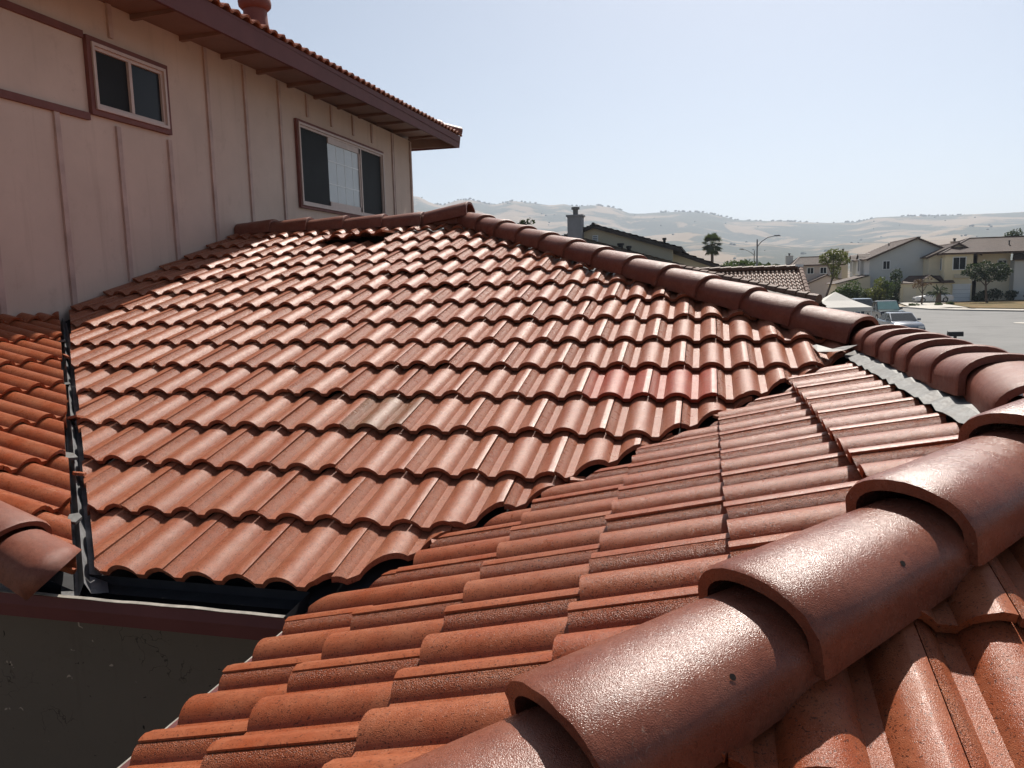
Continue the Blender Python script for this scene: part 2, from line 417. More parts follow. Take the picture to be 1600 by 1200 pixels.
# ---------------- cap tiles
def cap_profile(w, h, sk, n=14):
    pts = [(-w, -sk)]
    for i in range(n+1):
        a = math.pi*i/n; e = 1.0
        pts.append((-w*math.copysign(abs(math.cos(a))**.92, math.cos(a)), h*abs(math.sin(a))))
    pts.append((w, -sk)); return pts
def cap_mesh(Lc=.41, w0=.128, w1=.106, h0=.090, h1=.078, sk=.045, th=.023, seed=0):
    """local x = down-slope axis (lip at +x), z up; lip at x=0, head at x=-Lc"""
    rr = random.Random(seed); v = []; f = []; mi = []
    secs = []
    for t in (0, .012/Lc, .33, .66, 1.0):
        w = w0+(w1-w0)*t; h = h0+(h1-h0)*t; bev = -.004 if t == 0 else 0
        outp = cap_profile(w+bev, h+bev, sk); inn = cap_profile(w-th, h-th, sk)
        wob = rr.uniform(-.001, .001)
        secs.append(([Vector((-t*Lc+(rr.uniform(-.002, .002) if t == 0 else 0), y, z+wob)) for y, z in outp], [Vector((-t*Lc, y, z)) for y, z in inn]))
    n = len(secs[0][0])
    for o_, i_ in secs: v += o_ + i_
    st = 2*n
    for k in range(len(secs)-1):
        a, b = k*st, (k+1)*st
        for j in range(n-1):
            f.append((a+j, a+j+1, b+j+1, b+j)); f.append((a+n+j+1, a+n+j, b+n+j, b+n+j+1))
        f.append((a+n, a, b, b+n)); f.append((a+n-1, a+2*n-1, b+2*n-1, b+n-1))
    for a, fl in ((0, False), ((len(secs)-1)*st, True)):
        for j in range(n-1):
            q = (a+j+1, a+j, a+n+j, a+n+j+1); f.append(q[::-1] if fl else q)
    mi = [0]*len(f)
    # nail hole on the right flank, toward the head
    t = .55; w = w0+(w1-w0)*t; h = h0+(h1-h0)*t; a = math.pi*.80; e = 1.0
    c = Vector((-t*Lc, w*abs(math.cos(a))**e, h*math.sin(a)**e)); nn = Vector((0, .75, .66)).normalized(); ta = Vector((1, 0, 0)); tb = nn.cross(ta)
    i0 = len(v)
    for q in range(8):
        an = 2*math.pi*q/8; v.append(c+nn*.0022+ta*(.0052*math.cos(an))+tb*(.0052*math.sin(an)))
    f.append(tuple(i0+q for q in range(8))); mi.append(1)
    return v, f, mi
CAPS = []
def add_cap(lip, axis, label=None, roll=0, tilt=.018, dz=0.0, scale=1.0, seed=None, name='hip_cap_tile', Lc=.41, yaw=0, mirror=False, clip=None, shape=None, mat='cap'):
    """lip: point on the crest line of the two planes, axis: unit vector pointing down the hip"""
    seed = len(CAPS) if seed is None else seed
    v, f, mi = cap_mesh(Lc=Lc, seed=seed, **(shape or {}))
    ax = Vector(axis).normalized(); ax = Matrix.Rotation(yaw, 3, 'Z') @ ax
    sd = Vector((0, 0, 1)).cross(ax).normalized(); n = ax.cross(sd)
    if roll: q = Matrix.Rotation(roll, 3, ax); sd = q @ sd; n = q @ n
    rr = random.Random(seed+50)
    W_ = [Vector(lip)+ax*p.x*scale+sd*(-p.y if mirror else p.y)*scale+n*(p.z*scale+tilt*(1+p.x/Lc)+dz) for p in v]
    if mirror: f = [q[::-1] for q in f]
    o = mesh_obj(name, W_, f, None, HOUSE, 42, attrs={'tint': [rr.random()]*len(v), 'grain': [.25]*len(v)}, mats=[M[mat], M['hole']], mi=mi)
    if clip:
        bm = bmesh.new(); bm.from_mesh(o.data); nv = Vector(clip[:3])
        co_ = nv*(clip[3]/(nv.length**2))
        r_ = bmesh.ops.bisect_plane(bm, geom=bm.verts[:]+bm.edges[:]+bm.faces[:], plane_co=co_, plane_no=nv, clear_inner=True)
        eg = [e for e in r_['geom_cut'] if isinstance(e, bmesh.types.BMEdge)]; bmesh.ops.holes_fill(bm, edges=eg, sides=0)
        bm.to_mesh(o.data); bm.free()
    if label: o['label'] = label
    CAPS.append(o); return o
# long hip A/D
hd = Vector((1, -1, -T)).normalized()
lx = [-1.88, -1.545, -1.245, -.985, -.745, -.50, -.25, -.01, .215, .44, .66, .83]
lx = [-1.93+i*.2436 for i in range(12)]
for i, x in enumerate(lx):
    add_cap((x, HIPA-x, ZB(x) if False else ZA(HIPA-x)), hd, yaw=random.uniform(-.02, .02), roll=random.uniform(-.03, .03), dz=-.008)
RS = dict(h0=.076, h1=.060, sk=.045, th=.024)
# wing ridge
for i, y in enumerate((3.80, 3.49, 3.21, 2.97, 2.66, 2.385)):
    add_cap((XR, y, ZR), (0, -1, 0), yaw=random.uniform(-.03, .03), dz=-.010+random.uniform(-.003, .003), name='ridge_cap_tile', tilt=.024, shape=RS)
add_cap((XR-.01, 2.05, ZR-.002), (-.10, -1, -.06), dz=-.022, name='ridge_cap_tile', tilt=.006, Lc=.48, shape=dict(h0=.076, h1=.070, w0=.13, w1=.122, sk=.045, th=.024))
# near hip B/C
hc = Vector((-1, -1, -T)).normalized()
for i, x in enumerate((.635, .365, .085, -.185, -.455)):
    add_cap((x-.008, x+HIPC+.008, ZB(x)), hc + Vector((random.uniform(-.015, .015), random.uniform(-.015, .015), 0)), dz=-.034, roll=-.03, scale=1.0, tilt=.036, mat='cap_near', shape=dict(h0=.080, h1=.062, w0=.128, w1=.106, sk=.05, th=.026), name='hip_cap_tile', Lc=.44, label='large near hip cap in the right foreground')
# top ridge: lips point to the right
for i in range(6):
    x = XW+.30+i*.40
    add_cap((x+.12, YR, ZA(YR)-.01), (1, 0, 0), dz=-.012+random.uniform(-.004, .004), name='ridge_cap_tile', yaw=random.uniform(-.02, .02))
add_cap((XAP+.10, YR-.06, ZA(YR)+.035), (1, -.05, .10), dz=.01, name='ridge_cap_tile', Lc=.44, label='loose top cap tilted over the end of the ridge')
# rake caps of slope E
MITRE = (-.593, -.272, .758, 0.0)                     # slanting cut along the valley
for i, x in enumerate((-2.60, -2.28, -1.80)):
    add_cap((x, 2.05-.2*(x+2.28), ZE(x)), (CP, -.2, -SP), dz=-.045, name='rake_cap_tile', tilt=.02, Lc=.41 if i < 2 else .50, clip=None if i < 2 else MITRE)

# ---------------- flashings
fl = MB(); rr = random.Random(3)
def ragged(x, a): return x+rr.uniform(-a, a)
prev = None
for i in range(31):                                     # corrugated strip left of the wing ridge
    y = 1.98+i*(3.92-1.98)/30
    z0 = ZB(.628)-.012+.006*math.sin(y/W*2*math.pi+.6); z1 = ZB(.735)-.010+.005*math.sin(y/W*2*math.pi+.6)
    cur = (Vector((ragged(.632, .003), y, z0)), Vector((.68, y, (z0+z1)/2+.004)), Vector((.745, y, z1)))
    if prev: 
        fl.quad(prev[0], prev[1], cur[1], cur[0]); fl.quad(prev[1], prev[2], cur[2], cur[1])
    prev = cur
fo = fl.build('ridge_flashing', M['zinc'], HOUSE, 60)
vf = MB(); prev = None
for i in range(40):                                     # left valley gutter, standing rib in the middle
    t = i/39; x = -2.02-t*(4.62-2.02); yv = (-.037-x)/.97; z = ZE(x)-.092
    q = Vector((1, 1, 0)).normalized(); c = Vector((x, yv, z)); w = .07
    r_ = rr.uniform(-.008, .008)
    cur = [c-q*w+Vector((0,0,-.012+r_*.3)), c-q*.018+Vector((0,0,-.006)), c+Vector((0,0,.036)), c+q*.018+Vector((0,0,-.006)), c+q*w+Vector((0,0,-.012-r_*.3))]
    if prev:
        for j in range(4): vf.quad(prev[j], cur[j], cur[j+1], prev[j+1])
    prev = cur
vf.build('valley_flashing', M['metal'], HOUSE)
v2 = MB(); prev = None
for i in range(30):
    t = i/29; x = BX+t*(XR-.1-BX); yv = x+VAL; z = ZB(x)-.095
    q = Vector((1, -1, 0)).normalized(); c = Vector((x, yv, z)); w = .12
    cur = [c-q*w+Vector((0,0,.03)), c, c+q*w+Vector((0,0,.03))]
    if prev:
        for j in range(2): v2.quad(prev[j], prev[j+1], cur[j+1], cur[j])
    prev = cur
v2.build('valley_flashing', M['deck'], HOUSE)
tf = MB()                                               # torn scrap of sheet at the head of the right valley
c0 = Vector((.585, 3.90, ZA(3.90)+.0))
tf.quad(c0+Vector((-.07, .00, .0)), c0+Vector((-.01, -.06, .006)), c0+Vector((.05, -.03, .012)), c0+Vector((.0, .04, .01)))
tf.quad(c0+Vector((.0, .04, .01)), c0+Vector((.05, -.03, .012)), c0+Vector((.10, -.03, .035)), c0+Vector((.05, .06, .02)))
tf.quad(c0+Vector((-.07, .0, .0)), c0+Vector((.0, .04, .01)), c0+Vector((-.06, .12, .025)), c0+Vector((-.08, .12, .02)))
tf.build('torn_flashing', M['zinc'], HOUSE)
# shards of cut tile and scraps of sheet lying in the valleys
def shard(p, a, l, w, mat, tilt=(0, 0)):
    d = Vector((math.cos(a), math.sin(a), tilt[0])).normalized(); e = Vector((-d.y, d.x, tilt[1])).normalized(); n_ = d.cross(e)
    p = Vector(p); q = [p-d*l*.5-e*w*.3, p+d*l*.1-e*w*.5, p+d*l*.5-e*w*.1, p+d*l*.3+e*w*.5, p-d*l*.35+e*w*.4]
    b = MB(); b.prism([x-n_*.012 for x in q], q)
    mesh_obj('tile_shard' if mat != 'zinc' else 'sheet_scrap', b.v, b.f, M[mat], HOUSE, attrs={'tint': [.5]*len(b.v), 'grain': [.3]*len(b.v)})
rs = random.Random(21)
for (t, off, l, w, mat) in ((.12, -.01, .07, .05, 'zinc'), (.24, .012, .09, .055, 'tile'), (.30, -.015, .12, .06, 'zinc'), (.44, .015, .11, .07, 'tile_tan'), (.52, -.02, .06, .05, 'tile'), (.60, -.01, .11, .045, 'zinc'), (.76, .01, .08, .05, 'tile'), (.86, -.012, .10, .05, 'zinc')):
    x = -2.05-t*2.4; y = (-.037-x)/.97
    shard((x+off, y+off, ZE(x)-.040), rs.uniform(1.8, 2.9), l, w, mat, (rs.uniform(-.3, .5), rs.uniform(-.4, .4)))
for (t, l, w) in ((.16, .07, .05), (.38, .09, .04), (.55, .08, .05), (.66, .11, .05), (.83, .07, .04)):
    x = BX+t*(XR-.1-BX); y = x+VAL+.02
    shard((x, y, ZB(x)-.030), rs.uniform(.2, 1.4), l, w, 'tile_tan', (rs.uniform(-.2, .3), rs.uniform(-.3, .3)))
# ---------------- gutter along A and along B
g = MB(); gx0, gx1 = -3.4, -1.235
def gut(y, z): return [(gx0, y, z), (gx1, y, z)]
yl, zl = 1.983, -.982
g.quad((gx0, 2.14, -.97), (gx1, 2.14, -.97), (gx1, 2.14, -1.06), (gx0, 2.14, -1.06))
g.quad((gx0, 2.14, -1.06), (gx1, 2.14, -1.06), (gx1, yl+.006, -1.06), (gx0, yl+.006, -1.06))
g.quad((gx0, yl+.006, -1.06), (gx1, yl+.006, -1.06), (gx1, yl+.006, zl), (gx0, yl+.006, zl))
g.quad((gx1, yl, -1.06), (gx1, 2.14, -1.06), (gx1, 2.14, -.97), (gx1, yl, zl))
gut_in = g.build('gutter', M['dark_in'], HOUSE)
gf = MB(); gf.prism([(gx0, yl-.001, -1.068), (gx0, yl-.012, -1.02), (gx0, yl-.004, zl-.004), (gx0, yl+.005, zl-.004), (gx0, yl+.005, -1.068)],
                    [(gx1, yl-.001, -1.068), (gx1, yl-.012, -1.02), (gx1, yl-.004, zl-.004), (gx1, yl+.005, zl-.004), (gx1, yl+.005, -1.068)])
gf.build('gutter_face', M['maroon'], gut_in).location = (0, 0, 0)
lp = MB(); prev = None
for i in range(41):
    x = gx0+(gx1-gx0)*i/40; dz = .001*math.sin(i*1.7)+.0012*math.sin(i*.61); wv = .004*max(0, math.sin(i*.9+1))
    cur = [Vector((x, yl-.008+wv*.3, zl+dz)), Vector((x, yl+.006, zl+dz+.002)), Vector((x, yl+.006, zl-.006)), Vector((x, yl-.005, zl-.003+dz))]
    if prev:
        for j in range(4): lp.quad(prev[j], cur[j], cur[(j+1) % 4], prev[(j+1) % 4])
    prev = cur
lp.build('gutter_lip', M['lip'], gut_in).location = (0, 0, 0)
g2 = MB()
g2.box(-1.222, -1.205, -.3, 2.035, -1.035, -1.010)
g2o = g2.build('drip_edge', M['lip'], HOUSE)
g3 = MB(); g3.box(-1.205, -1.19, -.3, 2.12, -1.16, -1.00); g3.build('fascia_board', M['maroon'], HOUSE)
# walls under the eaves
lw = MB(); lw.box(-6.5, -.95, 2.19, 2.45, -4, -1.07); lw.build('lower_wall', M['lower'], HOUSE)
lw2 = MB(); lw2.box(-.95, -.75, .35, 2.19, -4, -1.1); lw2.box(-.75, 2.4, .35, .55, -4, -1.1); lw2.box(2.4, 2.6, .35, 9, -4, -1.1); lw2.build('wing_wall', M['pink'], HOUSE)
lw3 = MB(); lw3.box(XW-1.6, -2.35, 2.06, 2.2, -1.07, -1.0)
lw3.prism([(XW-1.4, 2.1, -1.0), (-2.4, 2.1, -1.0), (-2.4, 2.1, ZE(-2.4)-.13), (XW-1.4, 2.1, ZE(XW-1.4)-.13)], [(XW-1.4, 2.2, -1.0), (-2.4, 2.2, -1.0), (-2.4, 2.2, ZE(-2.4)-.13), (XW-1.4, 2.2, ZE(XW-1.4)-.13)])
lw3.build('gable_wall', M['pink'], HOUSE)

# ------------------------------------------------------------------ upper storey
YC = 12.0                                             # far corner of the wall
wl = MB(); wl.box(XW-6, XW, 1.0, YC, -4.0, 2.32); UW = wl.build('upper_wall', M['pink'], HOUSE)
wb = MB(); wb.box(XW, XW+.012, 2.1, 4.66, -.185, -.155); wb.build('wall_flashing', M['batten'], HOUSE)
bw = .046
def batt(y, z0, z1, w=bw, d=.02, mat='batten', name='wall_batten'):
    b = MB(); b.box(XW, XW+d, y-w/2, y+w/2, z0, z1); return b.build(name, M[mat], HOUSE)
for y in (4.25, 4.87, 5.49): batt(y, -.16 if y < 4.6 else ZA(y)-.1, 1.345)
for y in (6.11,): batt(y, ZA(y)-.1, 1.345)
for y in (6.72, 7.36, 8.03): batt(y, .3, 2.30)
for y in (8.66, 9.28, 9.9, 10.5): batt(y, 2.04, 2.30)
batt(11.24, .5, 2.30); batt(11.975, .5, 2.30, .05, .024)
batt(11.27, .5, 2.3, .012, .0206, 'maroon2')
for y in (5.5,): batt(y, 2.03, 2.3)
tb = MB(); tb.box(XW, XW+.026, 1.0, 5.19, 1.945, 1.998); tb.build('trim_band', M['maroon2'], HOUSE)
tb = MB(); tb.box(XW, XW+.026, 1.0, 5.19, 1.338, 1.392); tb.build('trim_band', M['maroon2'], HOUSE)

def window(name, y0, y1, z0, z1, label, lights, trimw=.042, fr=.05, sill=True, mids=()):
    """casing around an opening in the upper wall; lights = [(y0,y1,kind)] in fractions"""
    tr = MB(); d = .036
    for a, b, c, e in ((y0-trimw, y1+trimw, z1, z1+trimw), (y0-trimw, y1+trimw, z0-trimw, z0), (y0-trimw, y0, z0, z1), (y1, y1+trimw, z0, z1)):
        tr.box(XW+.001, XW+d, a, b, c, e)
    win = tr.build(name, M['maroon2'], HOUSE); win['label'] = label
    f = MB()
    for dd, q in ((.050, fr*.5), (.030, fr)):
        i = 0 if q < fr else fr*.5
        o_ = (0 if dd > .04 else fr*.5)
        for a, b, c, e in ((y0+o_, y1-o_, z1-q, z1-o_), (y0+o_, y1-o_, z0+o_, z0+q), (y0+o_, y0+q, z0+q, z1-q), (y1-q, y1-o_, z0+q, z1-q)):
            f.box(XW+.002, XW+dd, a, b, c, e)
    for m_ in mids: f.box(XW+.002, XW+.034, m_-.016, m_+.016, z0+fr, z1-fr)
    f.build('window_frame', M['frame'], win).location = (0, 0, 0)
    for (a, b, kind) in lights:
        p = MB(); ga = y0+fr+(y1-y0-2*fr)*a; gb = y0+fr+(y1-y0-2*fr)*b
        p.box(XW+.003, XW+.010, ga, gb, z0+fr, z1-fr)
        p.build('window_pane', M[kind], win).location = (0, 0, 0)
        if kind == 'blind':
            q = MB()
            for i in range(1, 4): yy = ga+(gb-ga)*i/4; q.box(XW+.010, XW+.0125, yy-.006, yy+.006, z0+fr, z1-fr)
            for i in range(1, 3): zz = z0+fr+(z1-z0-2*fr)*i/3; q.box(XW+.010, XW+.0131, ga, gb, zz-.008, zz+.008)
            q.build('window_grid', M['grid'], win).location = (0, 0, 0)
            s_ = MB(); 
            for a2, b2, c2, e2 in ((ga, gb, z1-fr-.07, z1-fr), (ga, gb, z0+fr, z0+fr+.06), (gb-.05, gb, z0+fr, z1-fr)):
                s_.box(XW+.010, XW+.024, a2, b2, c2, e2)
            s_.build('window_sash', M['frame'], win).location = (0, 0, 0)
    return win
window('window', 5.245, 6.085, 1.43, 1.935, 'small sliding window with dark screen, nearest the viewer', [(0, .47, 'screen'), (.47, 1, 'glass')], mids=(5.66,))
window('window', 8.37, 10.80, .985, 1.935, 'wide three light window with a pale gridded middle light', [(0, .30, 'screen'), (.30, .70, 'blind'), (.70, 1, 'screen')], mids=(8.37+.05+2.33*.70, ), trimw=.032)

# eave
XE = -4.0
ze = lambda y: 2.158+(y-4.5)*.0128                    # the eave line sags toward the viewer
fa = MB(); ya, yb = 1.0, 12.58
fa.prism([(XE-.03, ya, ze(ya)), (XE, ya, ze(ya)), (XE+.02, ya, ze(ya)+.185), (XE-.03, ya, ze(ya)+.185)],
         [(XE-.03, yb, ze(yb)), (XE, yb, ze(yb)), (XE+.02, yb+.02, ze(yb)+.185), (XE-.03, yb, ze(yb)+.185)])
fa.prism([(XE-.001, yb-.03, ze(yb)), (XE-.001, yb, ze(yb)), (XE-.001, yb+.02, ze(yb)+.185), (XE-.001, yb-.03, ze(yb)+.185)],
         [(XW-6.6, yb-.03, ze(yb)), (XW-6.6, yb, ze(yb)), (XW-6.6, yb+.02, ze(yb)+.185), (XW-6.6, yb-.03, ze(yb)+.185)])
fa.build('eave_fascia', M['maroon'], HOUSE)
so = MB(); so.prism([(XW-.1, ya, ze(ya)+.12), (XE-.03, ya, ze(ya)+.12), (XE-.03, ya, ze(ya)+.14), (XW-.1, ya, ze(ya)+.14)],
                    [(XW-.1, yb-.03, ze(yb)+.12), (XE-.03, yb-.03, ze(yb)+.12), (XE-.03, yb-.03, ze(yb)+.14), (XW-.1, yb-.03, ze(yb)+.14)])
so.box(XW-6, XW-.1, YC, yb-.03, ze(12)+.12, ze(12)+.14)
so.build('eave_soffit', M['soffit'], HOUSE)
for i in range(18):
    y = 2.05+i*.62
    rf = MB(); rf.prism([(XW, y-.022, ze(y)+.075), (XE-.03, y-.022, ze(y)+.098), (XE-.03, y-.022, ze(y)+.119), (XW, y-.022, ze(y)+.119)],
                        [(XW, y+.022, ze(y)+.075), (XE-.03, y+.022, ze(y)+.098), (XE-.03, y+.022, ze(y)+.119), (XW, y+.022, ze(y)+.119)])
    rf.build('rafter_tail', M['soffit'], HOUSE)
jb = MB(); jb.prism([(XW, YC, 2.2), (XE-.03, yb-.03, ze(yb)+.02), (XE-.03, yb-.03, ze(yb)+.119), (XW, YC, 2.36)], [(XW-.04, YC+.03, 2.2), (XE-.07, yb-.03, ze(yb)+.02), (XE-.07, yb-.03, ze(yb)+.119), (XW-.04, YC+.03, 2.36)])
jb.build('rafter_tail', M['soffit'], HOUSE)
# upper roof tiles
ZU0 = 2.485
U = Slope((XE+.05, 1.0, ze(1)+.235), (0, 1, .0128), (-CP, 0, SP), seg=8)
for k in range(0, 4):
    for c in range(0, 78, 2):
        U.tile((c+k % 2)*W, k*.345, (k+1)*.345, clips=[(1, -1, -(yb-XE)-.02, 0)])
U.build('upper_roof', M['tile'], HOUSE)
ud = MB(); zt = ze(6)+.235-.07
ud.quad((XE+.02, 1, zt), (XE+.02, yb, zt), (XW-3, yb-3.6, zt+3.65*T), (XW-3, 1, zt+3.65*T))
ud.quad((XE+.02, yb, zt), (XW-6.6, yb, zt), (XW-3, yb-3.6, zt+3.65*T))
ud.build('upper_roof_deck', M['tile_dark'], HOUSE)
uh = Vector((1, 1, -T)).normalized()
for i in range(5):
    add_cap((XE+.01-i*.25, yb-.02-i*.25, ze(12)+.25+i*.25*T), uh, dz=-.02, name='hip_cap_tile')
# roof vent pipe
vp = MB(); vx, vy, vz = -4.62, 7.62, 2.45
vp.tube([(vx, vy, vz), (vx, vy, vz+.30), (vx, vy, vz+.36), (vx, vy, vz+.58)], [.155, .135, .125, .115], 20)
VP = vp.build('vent_pipe', M['maroon2'], HOUSE, 50)
vc = MB(); vc.tube([(vx, vy, vz+.465), (vx, vy, vz+.50), (vx, vy, vz+.54), (vx, vy, vz+.62)], [.13, .165, .17, .15], 20); vc.tube([(vx, vy, vz+.62), (vx, vy, vz+.86)], [.13, .12], 16)
vc.build('vent_cap', M['maroon2'], VP, 50).location = (0, 0, 0)
vb = MB(); vb.quad((vx-.3, vy-.25, vz+.14), (vx+.3, vy-.25, vz-.045), (vx+.3, vy+.25, vz-.045), (vx-.3, vy+.25, vz+.14)); vb.build('vent_flashing', M['maroon2'], VP).location = (0, 0, 0)

#FARBEGIN
# ------------------------------------------------------------------ ground, road, pavement
M['earth'] = plain('dry_earth', (.23, .18, .12), .9, .25, .05, dirt=((.10, .10, .055), .12, .5, .8))
M['asphalt'] = plain('grey_asphalt', (.155, .152, .145), .85, .10, .25, .3, 30, .3, dirt=((.09, .09, .088), .35, .5, .6))
M['concrete'] = plain('pale_concrete', (.42, .39, .34), .85, .12, .4)
M['kerb'] = plain('kerb_concrete', (.33, .31, .28), .85, .15, .8)
M['lawn'] = plain('dry_lawn', (.155, .105, .050), .95, .3, .6, .4, 8, .1, dirt=((.085, .085, .030), .35, .48, .7), bdist=.05)
G = -4.0
structure('ground', [(-9000, -3000, G-.02), (9000, -3000, G-.02), (9000, 9000, G-.02), (-9000, 9000, G-.02)], [(0, 1, 2, 3)], M['earth'])
kerbline = [(-60, 106), (14, 103), (22.6, 101), (23.3, 98), (23.9, 94), (26.0, 91), (30.4, 86.6), (45, 78), (90, 62)]
rd = MB(); rd.quad(*([(x, y, G-.012) for x, y in kerbline]+[(90, 14, G-.012), (-60, 14, G-.012)])); o = rd.build('road', M['asphalt']); o['kind'] = 'structure'
def strip(line, d0, d1, z, mb):
    for (a, b) in zip(line[:-1], line[1:]):
        a = Vector((*a, 0)); b = Vector((*b, 0)); n = Vector((-(b-a).y, (b-a).x, 0)).normalized()
        mb.quad((a+n*d0)+Vector((0,0,z)), (b+n*d0)+Vector((0,0,z)), (b+n*d1)+Vector((0,0,z)), (a+n*d1)+Vector((0,0,z)))
kb = MB()
for (a, b) in zip(kerbline[:-1], kerbline[1:]):
    a = Vector((*a, 0)); b = Vector((*b, 0)); n = Vector((-(b-a).y, (b-a).x, 0)).normalized()*.15
    kb.prism([a+Vector((0,0,G-.02)), a+n+Vector((0,0,G-.02)), a+n+Vector((0,0,G+.13)), a+Vector((0,0,G+.12))], [b+Vector((0,0,G-.02)), b+n+Vector((0,0,G-.02)), b+n+Vector((0,0,G+.13)), b+Vector((0,0,G+.12))])
o = kb.build('kerb', M['kerb']); o['kind'] = 'structure'
pv = MB(); strip(kerbline, .15, 2.6, G+.125, pv); o = pv.build('pavement', M['concrete']); o['kind'] = 'structure'
lw_ = MB(); lw_.quad((28.6, 96, G+.10), (33, 90.6, G+.10), (46, 83, G+.10), (92, 66, G+.10), (92, 130, G+.10), (37, 118.9, G+.10), (29.9, 112.2, G+.10)); o = lw_.build('lawn', M['lawn']); o['kind'] = 'structure'
dw = MB(); dw.quad((23.6, 101.2, G+.115), (28.3, 95.9, G+.115), (29.6, 112, G+.115), (36.6, 118.9, G+.115), (26.0, 120, G+.115)); o = dw.build('driveway', M['concrete']); o['kind'] = 'structure'
lw2_ = MB(); lw2_.quad((-60, 108, G+.10), (22.4, 103.7, G+.10), (25.6, 121, G+.10), (-60, 122, G+.10)); o = lw2_.build('lawn', M['lawn']); o['kind'] = 'structure'
mh = MB(); mh.tube([(24.15, 67.5, G-.02), (24.15, 67.5, G+.012)], 1.0, 24); mh.cm = 0
tag(mh.build('manhole_cover', M['concrete']), 'pale round concrete cover in the road at the right edge', 'manhole cover')

# ------------------------------------------------------------------ hills
RIDGE = [(-700, 300), (0, 312), (400, 318), (600, 312), (645, 305), (655, 306), (675, 317), (692, 320), (714, 312), (735, 311), (760, 317), (775, 319), (800, 313), (830, 316), (860, 320), (880, 318), (900, 322),
 (930, 320), (960, 324), (985, 333), (1005, 333), (1030, 331), (1060, 330), (1095, 331), (1120, 335), (1150, 343), (1185, 344), (1240, 346), (1300, 348), (1340, 346), (1370, 339), (1420, 337), (1460, 337), (1500, 335),
 (1540, 333), (1570, 332), (1600, 330), (1900, 318), (2600, 330)]
RG = []
for px, py in RIDGE:
    d = ray(px, py); RG.append((math.atan2(d.x, d.y), d.z/math.hypot(d.x, d.y)))
def ridge_el(a):
    for (a0, e0), (a1, e1) in zip(RG[:-1], RG[1:]):
        if a0 <= a <= a1:
            t = (a-a0)/(a1-a0); return e0+(e1-e0)*t
    return RG[0][1] if a < RG[0][0] else RG[-1][1]
R0, R1, R2 = 1400., 4800., 7300.
def hill_h(a, r):
    t = max(0, min(1, (r-R0)/(R1-R0)))
    top = R1*ridge_el(a)-G
    x, y = r*math.sin(a), r*math.cos(a)
    n = noise.fractal(Vector((x/830, y/1050, 3.1)), 1.0, 2.0, 5)
    n2 = 1-abs(noise.noise(Vector((a*15+.7*n, r/1900.+.5*n, 1.7))))*2
    f = t**1.45
    h = top*(f + t*(1-t)*(.62*n+.20*n2))
    if r > R1: h = top*(1-.5*min(1, (r-R1)/(R2-R1))**1.5)+top*.04*n*min(1, (r-R1)/200)
    return max(-1, min(h, r*ridge_el(a)*.995-G) if r < R1 else h)+G-.3
hv = []; hf = []; NA, NR = 300, 70
A0, A1 = -.95, .95
for i in range(NA+1):
    a = A0+(A1-A0)*i/NA
    for j in range(NR+1):
        r = R0+(R2-R0)*(j/NR)**1.1
        hv.append((r*math.sin(a), r*math.cos(a), hill_h(a, r)))
for i in range(NA):
    for j in range(NR):
        p = i*(NR+1)+j; hf.append((p, p+NR+1, p+NR+2, p+1))
m, nt, b = new_mat('dry_grass_hillside'); co = objco(nt)
n1 = noise_(nt, co, .0026, 10, .66, .7); n2 = noise_(nt, co, .016, 4, .6)
c = mix(nt, n2, (.19, .135, .085), (.255, .185, .115))
msk = ramp(nt, n1, [(.455, 0), (.50, 1)])
n3 = noise_(nt, co, .035, 3, .6)
oak = mix(nt, n3, (.022, .030, .018), (.055, .060, .035))
c = mix(nt, math_(nt, 'MULTIPLY', msk, ramp(nt, n3, [(.30, .75), (.5, 1)])), c, oak)
L(nt, c, b.inputs['Base Color']); b.inputs['Roughness'].default_value = .95; b.inputs['Specular IOR Level'].default_value = .1
structure('hills', hv, hf, m, smooth=60)
# oaks along the ridges and down the gullies
M['oak'] = plain('oak_foliage', (.040, .050, .026), .9, .35, .2)
ov = []; of = []
ICO = bmesh.new(); bmesh.ops.create_icosphere(ICO, subdivisions=1, radius=1); iv = [v.co.copy() for v in ICO.verts]; fi = [[v.index for v in f.verts] for f in ICO.faces]; ICO.free()
rr = random.Random(11)
for q in range(900):
    a = rr.uniform(-.62, .72); r = R1+rr.uniform(-80, 95) if q < 520 else rr.uniform(2100, R1)
    if q < 520 and noise.noise(Vector((a*18, 0, 5))) < -.12: continue
    if q >= 520 and noise.noise(Vector((a*14, r/580., 9))) < .05: continue
    s = rr.uniform(3.5, 8.0) if q < 520 else rr.uniform(2.5, 6); z = hill_h(a, r)
    i0 = len(ov)
    for p in iv:
        k = 1+.35*noise.noise(p*1.7+Vector((q, 0, 0)))
        ov.append((r*math.sin(a)+p.x*s*1.25*k, r*math.cos(a)+p.y*s*k, z+s*.55+p.z*s*.85*k))
    of += [tuple(i0+j for j in f) for f in fi]
o = mesh_obj('hillside_oak_trees', ov, of, M['oak'], smooth=80); o['kind'] = 'stuff'; o['label'] = 'scattered dark oak trees along the ridge of the dry hills'; o['category'] = 'oak trees'

